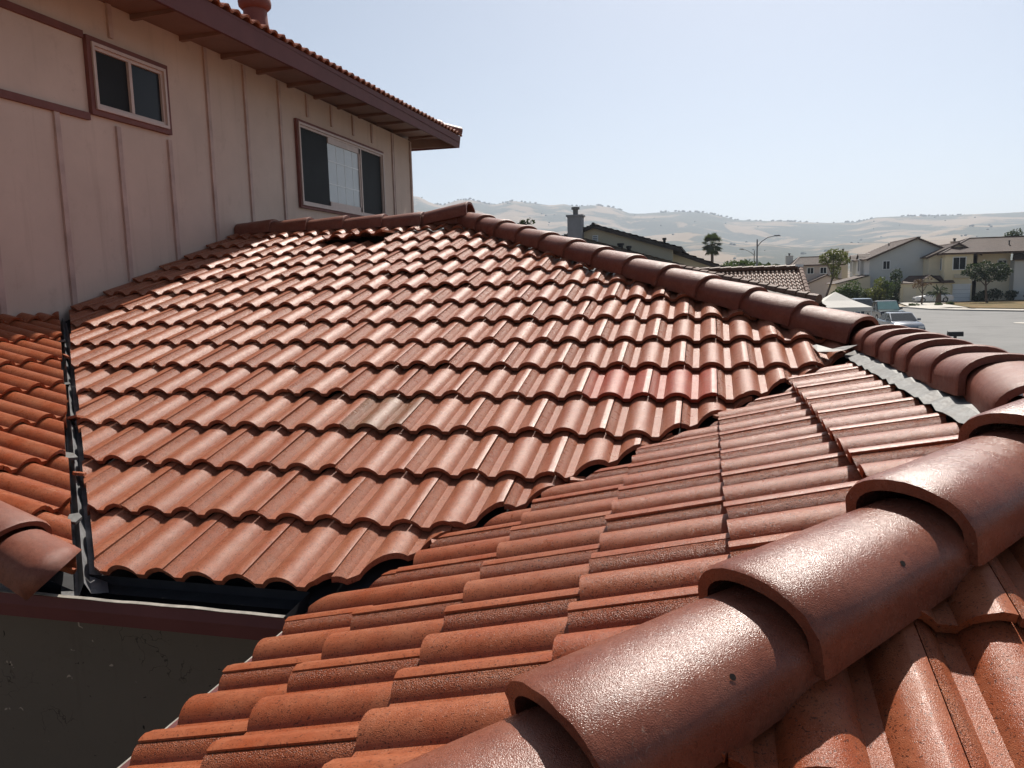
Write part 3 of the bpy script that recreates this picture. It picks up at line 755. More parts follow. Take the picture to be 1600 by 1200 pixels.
# ------------------------------------------------------------------ houses
M['roof_brown'] = plain('brown_roof_tile', (.095, .058, .044), .7, .2, 2.5, .6, 7, .3, dirt=((.07, .05, .04), .8, .5, .6), bdist=.05)
M['roof_grey'] = plain('dark_grey_roof_tile', (.065, .055, .048), .75, .25, 2.5, .6, 7, .3, bdist=.05)
def st(name, col): return plain(name, col, .8, .05, .5, .1, 20, .2)
M['w_grey'] = st('grey_white_stucco', (.56, .56, .53)); M['w_cream'] = st('cream_stucco', (.70, .61, .45)); M['w_yellow'] = st('pale_yellow_stucco', (.74, .63, .42))
M['w_pink'] = st('pinkish_grey_stucco', (.50, .42, .37)); M['w_tan'] = st('tan_stucco', (.56, .49, .36)); M['w_white'] = plain('white_paint', (.75, .75, .73), .6, .04, 1)
M['chim'] = plain('grey_chimney_siding', (.22, .22, .23), .8, .1, 2); M['black'] = plain('black_metal', (.02, .02, .02), .5, .1)
def wallbox(mb, x0, x1, y0, y1, z0, z1): mb.box(x0, x1, y0, y1, z0, z1)
def gable(mb, x0, x1, y0, y1, z0, ze_, xr, zr, zl=None):           # gable walls facing -Y and +Y
    zl = ze_ if zl is None else zl
    mb.prism([(x0, y0, z0), (x1, y0, z0), (x1, y0, ze_), (xr, y0, zr), (x0, y0, zl)], [(x0, y1, z0), (x1, y1, z0), (x1, y1, ze_), (xr, y1, zr), (x0, y1, zl)])
def rows(mb, a, b, c, d, n, t):        # courses of tile between eave edge a-b and ridge edge d-c: stepped slabs
    a, b, c, d = map(Vector, (a, b, c, d)); nrm = (b-a).cross(d-a).normalized()
    if nrm.z < 0: nrm = -nrm
    for i in range(n):
        t0, t1 = i/n, (i+1)/n
        p, q = a.lerp(d, t0), b.lerp(c, t0); r_, s_ = b.lerp(c, t1), a.lerp(d, t1)
        mb.quad(p+nrm*t, q+nrm*t, r_+nrm*t*.3, s_+nrm*t*.3); mb.quad(p-nrm*.02, q-nrm*.02, q+nrm*t, p+nrm*t)
def gable_roof(mb, x0, x1, y0, y1, xr, zr, zl, zrgt, ov=.45, n=12, t=.09):
    sl = (zr-zl)/(xr-x0); sr = (zr-zrgt)/(x1-xr)
    a0, a1 = y0-ov, y1+ov
    for (xe_, zz) in ((x0-ov, zl-ov*sl), (x1+ov, zrgt-ov*sr)):
        rows(mb, (xe_, a1, zz+.06), (xe_, a0, zz+.06), (xr, a0, zr+.06), (xr, a1, zr+.06), n, t)
        mb.prism([(xe_, a0, zz-.18), (xr, a0, zr-.12), (xr, a0, zr+.08), (xe_, a0, zz+.06)], [(xe_, a0+.12, zz-.18), (xr, a0+.12, zr-.12), (xr, a0+.12, zr+.08), (xe_, a0+.12, zz+.06)])
        mb.quad((xe_, a0, zz), (xe_, a1, zz), (xr, a1, zr), (xr, a0, zr))
    mb.tube([(xr, a0, zr+.10), (xr, a1, zr+.10)], .12, 6)
def hip_roof(mb, x0, x1, y0, y1, ze_, zr, xa, xb, ya, yb_, ov=.45, n=12, t=.09):   # ridge from (xa,ya) to (xb,yb_)
    x0 -= ov; x1 += ov; y0 -= ov; y1 += ov
    C = [(x0, y0, ze_), (x1, y0, ze_), (x1, y1, ze_), (x0, y1, ze_)]; ra, rb = (xa, ya, zr), (xb, yb_, zr)
    rows(mb, C[0], C[1], rb, ra, n, t); rows(mb, C[2], C[3], ra, rb, n, t); rows(mb, C[1], C[2], rb, rb, n, t); rows(mb, C[3], C[0], ra, ra, n, t)
    mb.slab(C, .18)
    for p, q in ((C[0], ra), (C[1], rb), (C[2], rb), (C[3], ra), (ra, rb)):
        if (Vector(p)-Vector(q)).length > .1: mb.tube([Vector(p)+Vector((0,0,.06)), Vector(q)+Vector((0,0,.08))], .13, 6)
def win(par, x, y, z, w, h, side='f', frame='w_white', pane='glass', arch=False, name='window', label=None):
    """window centred at x (or y on a side wall); front walls face -Y, 'l' walls face -X"""
    f = MB(); p = MB(); d = .07; q = .03
    def bx(mb, a0, a1, z0, z1, dd):
        if side == 'f': mb.box(a0, a1, y-dd, y+.02, z0, z1)
        else: mb.box(x-dd, x+.02, a0, a1, z0, z1)
    c = x if side == 'f' else y
    for a in ((c-w/2-.10, c-w/2, z-h/2-.1, z+h/2+.1), (c+w/2, c+w/2+.10, z-h/2-.1, z+h/2+.1), (c-w/2, c+w/2, z+h/2, z+h/2+.1), (c-w/2, c+w/2, z-h/2-.1, z-h/2), (c-.03, c+.03, z-h/2, z+h/2)): bx(f, *a, d)
    if arch: bx(f, c-w/2+.1, c+w/2-.1, z+h/2+.1, z+h/2+.3, d)
    fo_ = f.build(name, M[frame], par)
    if label: fo_['label'] = label
    bx(p, c-w/2, c+w/2, z-h/2, z+h/2, q); p.build('window_pane', M[pane], fo_)
    return fo_
def hthing(label, cat, loc): return thing('house', label, cat, loc)
def build_in(mb, name, mat, par, off):         # geometry is given in world metres; shift it to the thing's base
    o = mb.build(name, M[mat], par); o.location = -Vector(off); return o
class H:
    def __init__(s, label, loc): s.off = Vector(loc); s.t = thing('house', label, 'house', loc); ORIG[s.t.name] = s.off
    def part(s, mb, name, mat): return mb.build(name, M[mat], s.t)
def winw(h, *a, **k):
    k.setdefault('frame', 'w_white'); f = win(h.t, *a, **k)
    for c in f.children: c.location = (0, 0, 0)
    return f
def pipe(h, x, y, z, ht=.5, r=.09):
    p = MB(); p.tube([(x, y, z), (x, y, z+ht)], r, 8); p.tube([(x, y, z+ht), (x, y, z+ht+.12)], r*1.5, 8); h.part(p, 'vent_pipe', 'black')
def chimney(h, x0, x1, y0, y1, z0, z1, mat, cap=True):
    c = MB(); c.box(x0, x1, y0, y1, z0, z1); c.box(x0-.07, x1+.07, y0-.07, y1+.07, z1, z1+.10); co_ = h.part(c, 'chimney', mat)
    if cap:
        k = MB(); xm, ym = (x0+x1)/2, (y0+y1)/2
        k.tube([(xm, ym, z1+.10), (xm, ym, z1+.42)], .15, 10); k.tube([(xm, ym, z1+.42), (xm, ym, z1+.55)], .24, 10)
        k.build('chimney_cap', M['black'] if mat != 'chim' else M['zinc'], co_).location = (0, 0, 0)

# cream gable house just beyond the hip
h = H('cream gable house with a grey chimney, just over the long hip', (-6, 50, G))
w = MB(); gable(w, -8.6, -1.9, 45, 57, G, 1.75, -6.34+.0, 3.15, zl=2.45); w.box(-1.9, 1.2, 46.2, 56, G, .45)
w.prism([(-1.9, 46.2, .45), (1.2, 46.2, .45), (-1.9, 46.2, 1.6)], [(-1.9, 56, .45), (1.2, 56, .45), (-1.9, 56, 1.6)])
h.part(w, 'wall', 'w_tan')
r_ = MB(); gable_roof(r_, -8.6, -1.75, 45, 57, -6.34, 3.17, 2.45, 1.80, ov=.35, n=14)
rows(r_, (1.5, 57, .42), (1.5, 45.8, .42), (-1.9, 45.8, 1.72), (-1.9, 57, 1.72), 8, .09)
r_.prism([(1.5, 45.8, .22), (-1.9, 45.8, 1.5), (-1.9, 45.8, 1.72), (1.5, 45.8, .42)], [(1.5, 45.95, .22), (-1.9, 45.95, 1.5), (-1.9, 45.95, 1.72), (1.5, 45.95, .42)])
h.part(r_, 'roof', 'roof_grey')
lr = MB(); rows(lr, (-1.2, 45, .72), (-1.2, 41.5, .72), (-6.6, 41.5, 2.33), (-6.6, 45, 2.33), 16, .09); lr.prism([(-1.2, 41.5, .5), (-6.6, 41.5, 2.1), (-6.6, 41.5, 2.33), (-1.2, 41.5, .72)], [(-1.2, 41.7, .5), (-6.6, 41.7, 2.1), (-6.6, 41.7, 2.33), (-1.2, 41.7, .72)])
lo = h.part(lr, 'lower_roof', 'roof_grey')
chimney(h, -7.75, -6.92, 44.2, 45, G, 3.72, 'chim')
v_ = MB(); v_.box(-6.42, -6.10, 44.9, 45.0, 2.22, 2.66)
lv = h.part(v_, 'gable_vent', 'w_white'); v3 = MB()
for i in range(4): v3.box(-6.38, -6.14, 44.88, 44.9, 2.26+i*.10, 2.31+i*.10)
v3.build('vent_slat', M['chim'], lv).location = (0, 0, 0)
pipe(h, -2.45, 47, 2.0, .35, .08); pipe(h, -4.6, 43, 1.72, .22, .13); pipe(h, -4.15, 43, 1.6, .18, .10)
winw(h, -1.2, 46.2, -.2, .8, 1.1); winw(h, -.2, 46.2, -.6, .8, 1.0)

# single storey house with brown barrel tiles, straight beyond the wing
h = H('single storey house with an old brown barrel tile hip roof', (2, 33, G))
w = MB(); w.box(-7.0, 3.3, 28.2, 34, G, -1.15); h.part(w, 'wall', 'w_tan')
bt = Bag(); p5 = math.atan(.36); c5, s5 = math.cos(p5), math.sin(p5); yr_, zr_ = 31.0, .32; run = 3.6
Sb = Slope((0, yr_-run, zr_-run*.36), (1, 0, 0), (0, c5, s5), seg=6, thick=.02, step=.03, H=.045)
for k in range(11):
    for c in range(-48, 40, 2):
        Sb.tile((c+k % 2)*W, k*.35, (k+1)*.35, clips=[(-1, 0, -3.38, 0)], out=bt)
S2 = Slope((-6, 22.6, -1.9), (1, 0, 0), (0, c5, s5), seg=6, thick=.02, step=.03, H=.045)
P1, P2 = atY(1060, 419, 29.5), atY(1278, 468, 24.6)
nx, ny = P1.y-P2.y, P2.x-P1.x
def zw(x, y): return P2.z-.05-(( (x-P2.x)*nx+(y-P2.y)*ny)/math.hypot(nx, ny))*-.36
for k in range(14):
    pass
bt.build('roof_slope', M['tile_dark'], h.t)
ud2 = MB(); zb_ = zr_-run*.36-.09
ud2.quad((-7.4, yr_-run-.05, zb_), (3.36, yr_-run-.05, zb_), (3.36, yr_, zr_-.07), (-7.4, yr_, zr_-.07))
ud2.quad((-7.4, yr_+run, zb_), (3.36, yr_+run, zb_), (3.36, yr_, zr_-.07), (-7.4, yr_, zr_-.07)); ud2.quad((3.36, yr_-run, zb_), (3.36, yr_+run, zb_), (3.36, yr_, zr_-.07))
h.part(ud2, 'roof_underlay', 'deck')
def capb(a, b, r1, r2):
    cc_ = MB(); cc_.tube([a, b], [r1, r2], 8); h.part(cc_, 'ridge_cap_tile', 'tile_dark')
for i in range(18):
    x = 3.3-i*.40; capb((x, yr_, zr_+.02), (x-.44, yr_, zr_+.005), .12, .10)
for i in range(11):
    p = Vector((3.40, yr_-i*.34, zr_-i*.34*.36)); capb(p+Vector((0, -.37, -.13)), p, .10, .085)
for i in range(16):
    p = P1.lerp(P2, i/16); q_ = P1.lerp(P2, (i+1.1)/16); capb(q_+Vector((0, 0, .02)), p, .15, .13)
fr_ = MB(); e1, e2 = P1+Vector((-1.6, -4.5, -1.9)), P2+Vector((-1.6, -3.2, -1.3))
rows(fr_, e1, e2, P2, P1, 10, .06); rows(fr_, P2+Vector((1.2, 2.2, -1.0)), P1+Vector((1.2, 2.2, -1.0)), P1, P2, 8, .05); h.part(fr_, 'wing_roof', 'roof_brown')
e_ = MB(); e_.box(3.22, 3.5, 30.9, 31.1, .36, .46); h.part(e_, 'ridge_mortar', 'w_white')

# far pink house
h = H('low pinkish house with two chimneys behind the slender green tree', (18, 155, G))
w = MB(); w.box(15.6, 23.5, 150, 160, G, 2.05); h.part(w, 'wall', 'w_pink')
r_ = MB(); hip_roof(r_, 15.6, 23.5, 150, 160, 2.05, 3.5, 16.8, 22.6, 155, 155, ov=.6); h.part(r_, 'roof', 'roof_brown')
chimney(h, 14.6, 15.9, 157, 158, G, 3.9, 'w_grey'); chimney(h, 23.3, 25.0, 153, 154, G, 4.3, 'w_tan')
for x in (18.2, 20.4, 22.4): winw(h, x, 150, 1.0, 1.0, 1.0)
w = MB(); gable(w, 17.6, 24, 146, 150, G, -1.1, 20.5, .1); h.part(w, 'porch_wall', 'w_pink')
r_ = MB(); gable_roof(r_, 17.6, 24, 146, 150, 20.5, .15, -1.1, -1.1, ov=.3, n=6); h.part(r_, 'porch_roof', 'roof_brown')

# large grey gable house
h = H('large grey stucco house with a broad street gable, behind the hedge', (28, 130, G))
w = MB(); gable(w, 23.2, 33.6, 124, 140, G, 3.15, 29.4, 5.0, zl=2.35); h.part(w, 'wall', 'w_grey')
r_ = MB(); gable_roof(r_, 23.2, 33.6, 124, 140, 29.4, 5.08, 2.4, 3.2, ov=.5, n=16); h.part(r_, 'roof', 'roof_brown')
pipe(h, 27.6, 133, 4.3, .4); chimney(h, 31.8, 32.7, 134, 135, 3, 5.2, 'w_tan')
winw(h, 25.5, 124, 1.35, .85, 1.1)
for y in (129.5, 136.0):
    d_ = MB(); d_.box(22.75, 23.25, y-1.0, y+1.0, .2, 2.45); d_.prism([(22.75, y-1.2, 2.45), (22.75, y+1.2, 2.45), (22.75, y, 3.15)], [(23.9, y-1.2, 2.45), (23.9, y+1.2, 2.45), (23.9, y, 3.15)]); h.part(d_, 'bay', 'w_grey')
    winw(h, 22.75, y, 1.4, 1.1, 1.7, side='l', arch=True)
    d2 = MB(); rows(d2, (22.5, y-1.35, 2.42), (24.2, y-1.35, 2.42), (24.2, y, 3.25), (22.5, y, 3.25), 4, .07); rows(d2, (24.2, y+1.35, 2.42), (22.5, y+1.35, 2.42), (22.5, y, 3.25), (24.2, y, 3.25), 4, .07); h.part(d2, 'bay_roof', 'roof_brown')
w = MB(); w.box(18.6, 23.2, 123, 131, G, -1.25); w.prism([(18.6, 123, -1.25), (23.2, 123, -1.25), (23.2, 123, -.15)], [(18.6, 131, -1.25), (23.2, 131, -1.25), (23.2, 131, -.15)]); h.part(w, 'side_wing_wall', 'w_cream')
r_ = MB(); rows(r_, (18.2, 131.3, -1.25), (18.2, 122.7, -1.25), (23.19, 122.7, -.02), (23.19, 131.3, -.02), 8, .09); h.part(r_, 'side_wing_roof', 'roof_brown')
ar = MB(); ar.box(26.5, 27.3, 123.6, 124, G, .5); ar.prism([(26.3, 123.5, .5), (27.5, 123.5, .5), (26.9, 123.5, 1.2)], [(26.3, 124, .5), (27.5, 124, .5), (26.9, 124, 1.2)]); h.part(ar, 'porch_wall', 'w_grey')
winw(h, 26.9, 123.6, -.9, .5, 1.6)

# middle house
h = H('middle cream house with a street gable and low garage wing behind the silver car', (32, 126, G))
w = MB(); gable(w, 30.4, 36.5, 121, 131.5, G, 2.6, 34.0, 3.9, zl=2.3); h.part(w, 'wall', 'w_cream')
r_ = MB(); gable_roof(r_, 30.4, 36.5, 121, 131.5, 34.0, 3.98, 2.35, 2.65, ov=.45, n=14); h.part(r_, 'roof', 'roof_brown')
winw(h, 30.4, 125.6, 1.15, 2.2, 1.2, side='l')
chimney(h, 35.2, 36.0, 128, 129, 3, 4.5, 'w_tan')
w = MB(); w.box(26.3, 32.6, 118.4, 121, G, -1.35); w.prism([(28.6, 118.4, -1.35), (31.4, 118.4, -1.35), (30.0, 118.4, -.35)], [(28.6, 120.8, -1.35), (31.4, 120.8, -1.35), (30.0, 120.8, -.35)]); h.part(w, 'garage_wall', 'w_yellow')
r_ = MB(); rows(r_, (26.0, 118.1, -1.35), (33.0, 118.1, -1.35), (33.0, 121.3, -.3), (28.0, 121.3, -.3), 6, .09)
rows(r_, (28.4, 120.6, -1.42), (28.4, 118.0, -1.42), (30.0, 118.0, -.22), (30.0, 120.6, -.22), 5, .08); rows(r_, (31.6, 118.0, -1.42), (31.6, 120.6, -1.42), (30.0, 120.6, -.22), (30.0, 118.0, -.22), 5, .08)
h.part(r_, 'garage_roof', 'roof_brown')
gd = MB(); gd.box(26.6, 28.3, 118.33, 118.4, G, -1.85); h.part(gd, 'garage_door', 'w_cream')

# right hand house
h = H('big pale house with a white garage door at the right edge', (38, 125, G))
w = MB(); w.box(31.9, 35.4, 119, 130, G, 2.65); h.part(w, 'wall', 'w_yellow')
w = MB(); w.box(35.4, 40.6, 121, 131, G, 2.65); h.part(w, 'wall', 'w_cream')
w = MB(); w.box(40.6, 46, 119.4, 131, G, 1.5); h.part(w, 'wall', 'w_grey')
r_ = MB(); hip_roof(r_, 31.9, 41.5, 119, 131, 2.65, 4.75, 36.5, 44, 125, 125, ov=.5, n=14); rows(r_, (40.1, 118.9, 1.45), (47, 118.9, 1.45), (47, 125.2, 4.85), (42.5, 125.2, 4.85), 14, .09); h.part(r_, 'roof', 'roof_brown')
f_ = winw(h, 33.7, 119, 1.25, 1.5, 1.6); winw(h, 31.9, 121.0, 1.2, 1.2, 1.5, side='l')
gd = MB(); gd.box(33.0, 35.2, 118.93, 119, G, -1.75); g1 = h.part(gd, 'garage_door', 'w_white')
gq = MB()
for i in range(1, 4): gq.box(33.05, 35.15, 118.92, 118.93, G+i*.56-.012, G+i*.56+.012)
gq.build('door_groove', M['chim'], g1).location = (0, 0, 0)
tr_ = MB(); tr_.box(32.9, 35.3, 118.9, 118.99, -1.75, -1.55); h.part(tr_, 'door_trim', 'w_white')
tr_ = MB(); tr_.box(33.1, 35.0, 118.8, 118.99, -.75, -.2); h.part(tr_, 'garage_awning', 'w_tan')
winw(h, 39.6, 121, .2, 1.0, 2.6, arch=True)
winw(h, 43.6, 119.4, -.4, 3.0, 5.0)
pipe(h, 40.5, 121.5, 3.6, .5)

# ------------------------------------------------------------------ trees and plants
def leafmat(name, ca, cb):
    m, nt, b = new_mat(name); co = objco(nt); n = noise_(nt, co, 1.3, 4, .6); n2 = noise_(nt, co, 9, 2, .6)
    L(nt, mix(nt, math_(nt, 'MULTIPLY_ADD', n2, .5, math_(nt, 'MULTIPLY', n, .6)), ca, cb), b.inputs['Base Color'])
    b.inputs['Roughness'].default_value = .6; b.inputs['Specular IOR Level'].default_value = .3
    b.inputs['Subsurface Weight'].default_value = 0
    t = nt.nodes.new('ShaderNodeBsdfTranslucent'); t.inputs[0].default_value = (cb[0]*1.3, cb[1]*1.5, cb[2]*.8, 1)
    ms = nt.nodes.new('ShaderNodeMixShader'); ms.inputs[0].default_value = .2
    out = nt.nodes['Material Output']; L(nt, b.outputs[0], ms.inputs[1]); L(nt, t.outputs[0], ms.inputs[2]); L(nt, ms.outputs[0], out.inputs[0]); return m
M['leaf'] = leafmat('green_leaves', (.030, .052, .015), (.075, .10, .03)); M['leaf_y'] = leafmat('yellow_green_leaves', (.07, .085, .018), (.15, .15, .04))
M['leaf_d'] = leafmat('dark_green_leaves', (.014, .026, .010), (.034, .05, .02)); M['leaf_r'] = leafmat('reddish_leaves', (.07, .04, .03), (.15, .085, .06))
M['frond'] = leafmat('palm_fronds', (.03, .045, .018), (.075, .09, .035)); M['bark'] = plain('brown_bark', (.10, .07, .05), .9, .3, 4)
def leaves(blobs, n, size, rng):
    v = []; f = []; tot = sum(b[3]**2 for b in blobs)
    for (cx, cy, cz, r, sq) in blobs:
        for _ in range(int(n*r*r/tot)):
            while True:
                p = Vector((rng.uniform(-1, 1), rng.uniform(-1, 1), rng.uniform(-1, 1)))
                if p.length <= 1: break
            k = .55+.45*rng.random()
            p = p.normalized()*(p.length**.45)*r*(1+.28*noise.noise(p*2.5+Vector((cx, cy, cz))))
            p = Vector((cx+p.x, cy+p.y, cz+p.z*sq))
            s = size*rng.uniform(.6, 1.4); a = Vector((rng.gauss(0, 1), rng.gauss(0, 1), rng.gauss(0, 1))).normalized(); b_ = a.orthogonal().normalized(); b_ = Matrix.Rotation(rng.uniform(0, 6.28), 3, a) @ b_; c = a.cross(b_)
            i = len(v); v += [p-b_*s, p-c*s*.45+b_*s*.1, p+b_*s, p+c*s*.45+b_*s*.1]; f.append((i, i+1, i+2, i+3))
    return v, f
def tree(name, label, cat, loc, blobs, n, size, mat, trunk=None, limbs=(), seed=0, group=None):
    rng = random.Random(seed); t = thing(name, label, cat, loc, group=group)
    v, f = leaves(blobs, n, size, rng); mesh_obj('crown', v, f, M[mat], t)
    mb = MB()
    if trunk: mb.tube(*trunk, 8)
    for l in limbs: mb.tube(*l, 6)
    if trunk or limbs: mb.build('trunk', M['bark'], t, 60)
    return t
def rb(rng, n, sx, sy, z0, z1, r0, r1, sq=.8): return [(rng.uniform(-sx, sx), rng.uniform(-sy, sy), rng.uniform(z0, z1), rng.uniform(r0, r1), sq) for _ in range(n)]
q = random.Random(5)
tree('tree', 'slender leaning tree with sparse yellow green crown before the pink house', 'tree', (16.0, 110, G),
     [(-.6, 0, 6.4, .95, .7), (.9, 0, 6.6, 1.0, .7), (0.2, .3, 6.9, .9, .7), (1.6, 0, 5.9, .7, .7), (.2, -.2, 5.6, .9, .8), (.5, 0, 4.7, .7, .9), (-1.0, .2, 5.9, .6, .7), (.3, .1, 4.0, .5, 1)], 1500, .17, 'leaf_y',
     ([(-.9, 0, 0), (-.5, 0, 1.6), (0, 0, 3.2), (.2, 0, 4.6), (.2, 0, 6)], [.16, .14, .12, .09, .04]), [([(0, 0, 3.2), (.8, 0, 5), (1.2, 0, 6.2)], [.08, .05, .02]), ([(.1, 0, 4), (-.5, 0, 5.3), (-.7, 0, 6.2)], [.07, .04, .02])], 1)
for i, (x, y, w_, hh, mt, lb) in enumerate([(17.6, 111.5, 1.3, 2.6, 'leaf', 'round green shrub beside the white canopy'), (19.6, 112.5, 1.5, 2.9, 'leaf', 'wide green shrub in the middle of the hedge row'), (21.7, 112, 1.35, 3.6, 'leaf_y', 'yellow green bush with tall upright shoots'), (23.3, 113.5, 1.1, 4.6, 'leaf', 'tall bush at the right end of the hedge row')]):
    tree('shrub', lb, 'shrub', (x, y, G), [(q.uniform(-w_*.6, w_*.6), q.uniform(-.5, .5), hh*q.uniform(.3, .85), w_*q.uniform(.45, .75), .9) for _ in range(7)]+[(0, 0, hh*.35, w_, .9)], 1300, .17, mt, ([(0, 0, 0), (0, 0, hh*.6)], [.09, .03]), seed=20+i, group='shrubs in front of the grey house')
for i, (x, y, hh, lb) in enumerate([(24.9, 116.5, 3.0, 'dark upright bush against the grey house wall'), (26.0, 119.5, 4.6, 'dark narrow cypress like bush beside the cream garage')]):
    tree('shrub', lb, 'shrub', (x, y, G), [(q.uniform(-.3, .3), 0, hh*k, .75, 1.1) for k in (.2, .45, .7, .85)], 700, .16, 'leaf_d', ([(0, 0, 0), (0, 0, hh*.7)], [.08, .03]), seed=30+i)
tree('tree', 'broad dark umbrella crowned tree on the brown lawn', 'tree', (34.9, 112, G),
     [(-1.5, 0, 4.3, 1.05, .8), (0, .2, 4.5, 1.2, .8), (1.6, 0, 4.4, 1.05, .75), (.6, 0, 3.6, 1.2, .7), (-.9, 0, 3.5, 1.0, .7), (2.3, 0, 4.0, .75, .7), (-2.4, 0, 3.9, .55, .7), (1.8, .2, 3.3, .8, .7)], 3000, .14, 'leaf_d',
     ([(.2, 0, 0), (.1, 0, 1.2), (0, 0, 2.4), (0, 0, 3.6)], [.17, .14, .12, .06]), [([(0, 0, 2.2), (1.2, 0, 3.6)], [.08, .03]), ([(0, 0, 2.2), (-1.3, 0, 3.7)], [.08, .03])], 2)
tree('tree', 'thin reddish tree standing in front of the silver car', 'tree', (26.5, 108, G), [(q.uniform(-.9, .9), q.uniform(-.4, .4), q.uniform(2.1, 3.3), q.uniform(.2, .42), .8) for _ in range(11)], 420, .12, 'leaf_r',
     ([(0, 0, 0), (.05, 0, 1.5), (0, 0, 3.2)], [.11, .09, .03]), [([(0, 0, 1.6), (.7, 0, 2.8)], [.05, .02]), ([(0, 0, 1.5), (-.7, 0, 2.6)], [.05, .02]), ([(0, 0, 2), (.3, .3, 3.4)], [.04, .015])], 3)
for i, (x, y, s) in enumerate([(36.2, 117.5, 1.0), (38.0, 118.5, 1.25), (40.2, 118, 1.1), (35.6, 116.2, .8), (42.2, 117.5, .9)]):
    tree('shrub', ['low dark shrub beside the white garage door', 'taller dark shrub under the arched window', 'dark shrub left of the big right hand window', 'small round shrub at the driveway edge behind the lawn tree', 'dark shrub under the big right hand window'][i], 'shrub', (x, y, G), [(q.uniform(-.5, .5), 0, s*q.uniform(.4, 1.1), s*q.uniform(.45, .7), .8) for _ in range(5)], 500, .14, 'leaf_d', ([(0, 0, 0), (0, 0, s*.7)], [.06, .02]), seed=40+i, group='shrubs along the right hand house')
for i, (x, y) in enumerate([(27.3, 104.4), (24.6, 103.6), (29.4, 106.5)]):
    tree('shrub', ['small low plant by the driveway entrance', 'low green clump at the kerb behind the parked cars', 'low plants at the foot of the little palm'][i], 'shrub', (x, y, G), [(q.uniform(-.4, .4), 0, .2, .28, .7) for _ in range(4)], 260, .10, 'leaf', ([(0, 0, 0), (0, 0, .3)], [.04, .02]), seed=60+i)
def palm(label, loc, ht, tr, fl_, nf, seed, fan=True, droop=.9):
    rng = random.Random(seed); t = thing('palm_tree', label, 'palm tree', loc); mb = MB()
    mb.tube([(0, 0, 0), (.05, 0, ht*.5), (0, 0, ht)], [tr*1.2, tr, tr*.85], 10); mb.build('trunk', M['bark'], t, 60)
    c = MB()
    for i in range(nf):
        az = rng.uniform(0, 6.283); el = math.asin(rng.uniform(-.95, 1)); d = Vector((math.cos(az)*math.cos(el), math.sin(az)*math.cos(el), math.sin(el)))
        L_ = fl_*rng.uniform(.8, 1.1); p0 = Vector((0, 0, ht)); mid = p0+d*L_*.5; sd = d.cross(Vector((0, 0, 1))).normalized() if abs(d.z) < .98 else Vector((1, 0, 0))
        if fan:
            up_ = sd.cross(d)
            for k in range(9):
                an = (k-4)*.24; dd = (d*math.cos(an)+sd*math.sin(an)); e = mid+dd*L_*.52+Vector((0, 0, -.16*L_*abs(math.sin(an))-.05*L_)); wv = up_.cross(dd)*.05*L_
                c.quad(mid-wv*.4, mid+(e-mid)*.55+wv+up_*.02, e, mid+(e-mid)*.55-wv)
            c.quad(p0-sd*.02, p0+sd*.02, mid+sd*.02, mid-sd*.02)
        else:
            prev = p0
            for k in range(1, 9):
                s = k/8; p = p0+d*L_*s+Vector((0, 0, -droop*L_*s*s*.6)); tw = (p-prev).normalized(); s2 = tw.cross(Vector((0, 0, 1))).normalized()
                for sg in (-1, 1):
                    c.quad(prev, p, p+s2*sg*L_*.20*(1.15-s)+Vector((0, 0, -.10*L_)), prev+(p-prev)*.5+s2*sg*L_*.20*(1.15-s)+Vector((0, 0, -.10*L_)))
                prev = p
    c.build('crown', M['frond'], t); return t
palm('tall fan palm with a round dark crown against the hills', (.85, 140, G), 10.0, .28, 2.1, 120, 1)
palm('little stout palm between silver car and driveway', (28.9, 110, G), 1.75, .30, 1.25, 26, 2, fan=False, droop=.5)
palm('drooping feathery palm right of the tall street lamp', (6.9, 95, G), 5.0, .22, 2.3, 34, 3, fan=False, droop=1.1)
tree('tree', 'leafy green tree left of the tall street lamp', 'tree', (3.3, 92, G), [(q.uniform(-1.3, 1.3), q.uniform(-1, 1), q.uniform(4.6, 6.2), q.uniform(.7, 1.1), .8) for _ in range(9)], 1700, .17, 'leaf', ([(0, 0, 0), (0, 0, 5)], [.18, .08]), seed=70)
tree('tree', 'low green tree mass just right of the street lamp foot', 'tree', (5.6, 88, G), [(q.uniform(-1.1, 1.1), q.uniform(-1, 1), q.uniform(3.9, 5.1), q.uniform(.6, 1.0), .8) for _ in range(8)], 1400, .17, 'leaf', ([(0, 0, 0), (0, 0, 4.4)], [.16, .08]), seed=71)
tree('tree', 'bushy green tree rising behind the brown barrel tile roof', 'tree', (1.6, 80, G), [(q.uniform(-1.2, 1.2), q.uniform(-1, 1), q.uniform(3.6, 4.9), q.uniform(.6, .9), .8) for _ in range(7)], 1300, .16, 'leaf', ([(0, 0, 0), (0, 0, 4.4)], [.16, .08]), seed=72)
pt = atY(826, 347, 60)
tree('tree', 'dark tree top showing just over the long hip', 'tree', (pt.x, 60, G), [(q.uniform(-.6, .6), 0, pt.z-G+q.uniform(-.4, .05), q.uniform(.25, .4), .8) for _ in range(7)]+[(0, 0, pt.z-G-1.6, 1.0, 1)], 700, .11, 'leaf_d', ([(0, 0, 0), (0, 0, pt.z-G-.6)], [.15, .05]), seed=73)
tree('tree', 'dark tree peeking over the right hand roof', 'tree', (45.5, 134, G), [(q.uniform(-1.3, 1.3), 0, q.uniform(8.2, 9.8), q.uniform(.7, 1.2), .8) for _ in range(8)], 900, .2, 'leaf_d', ([(0, 0, 0), (0, 0, 8.5)], [.2, .1]), seed=74)

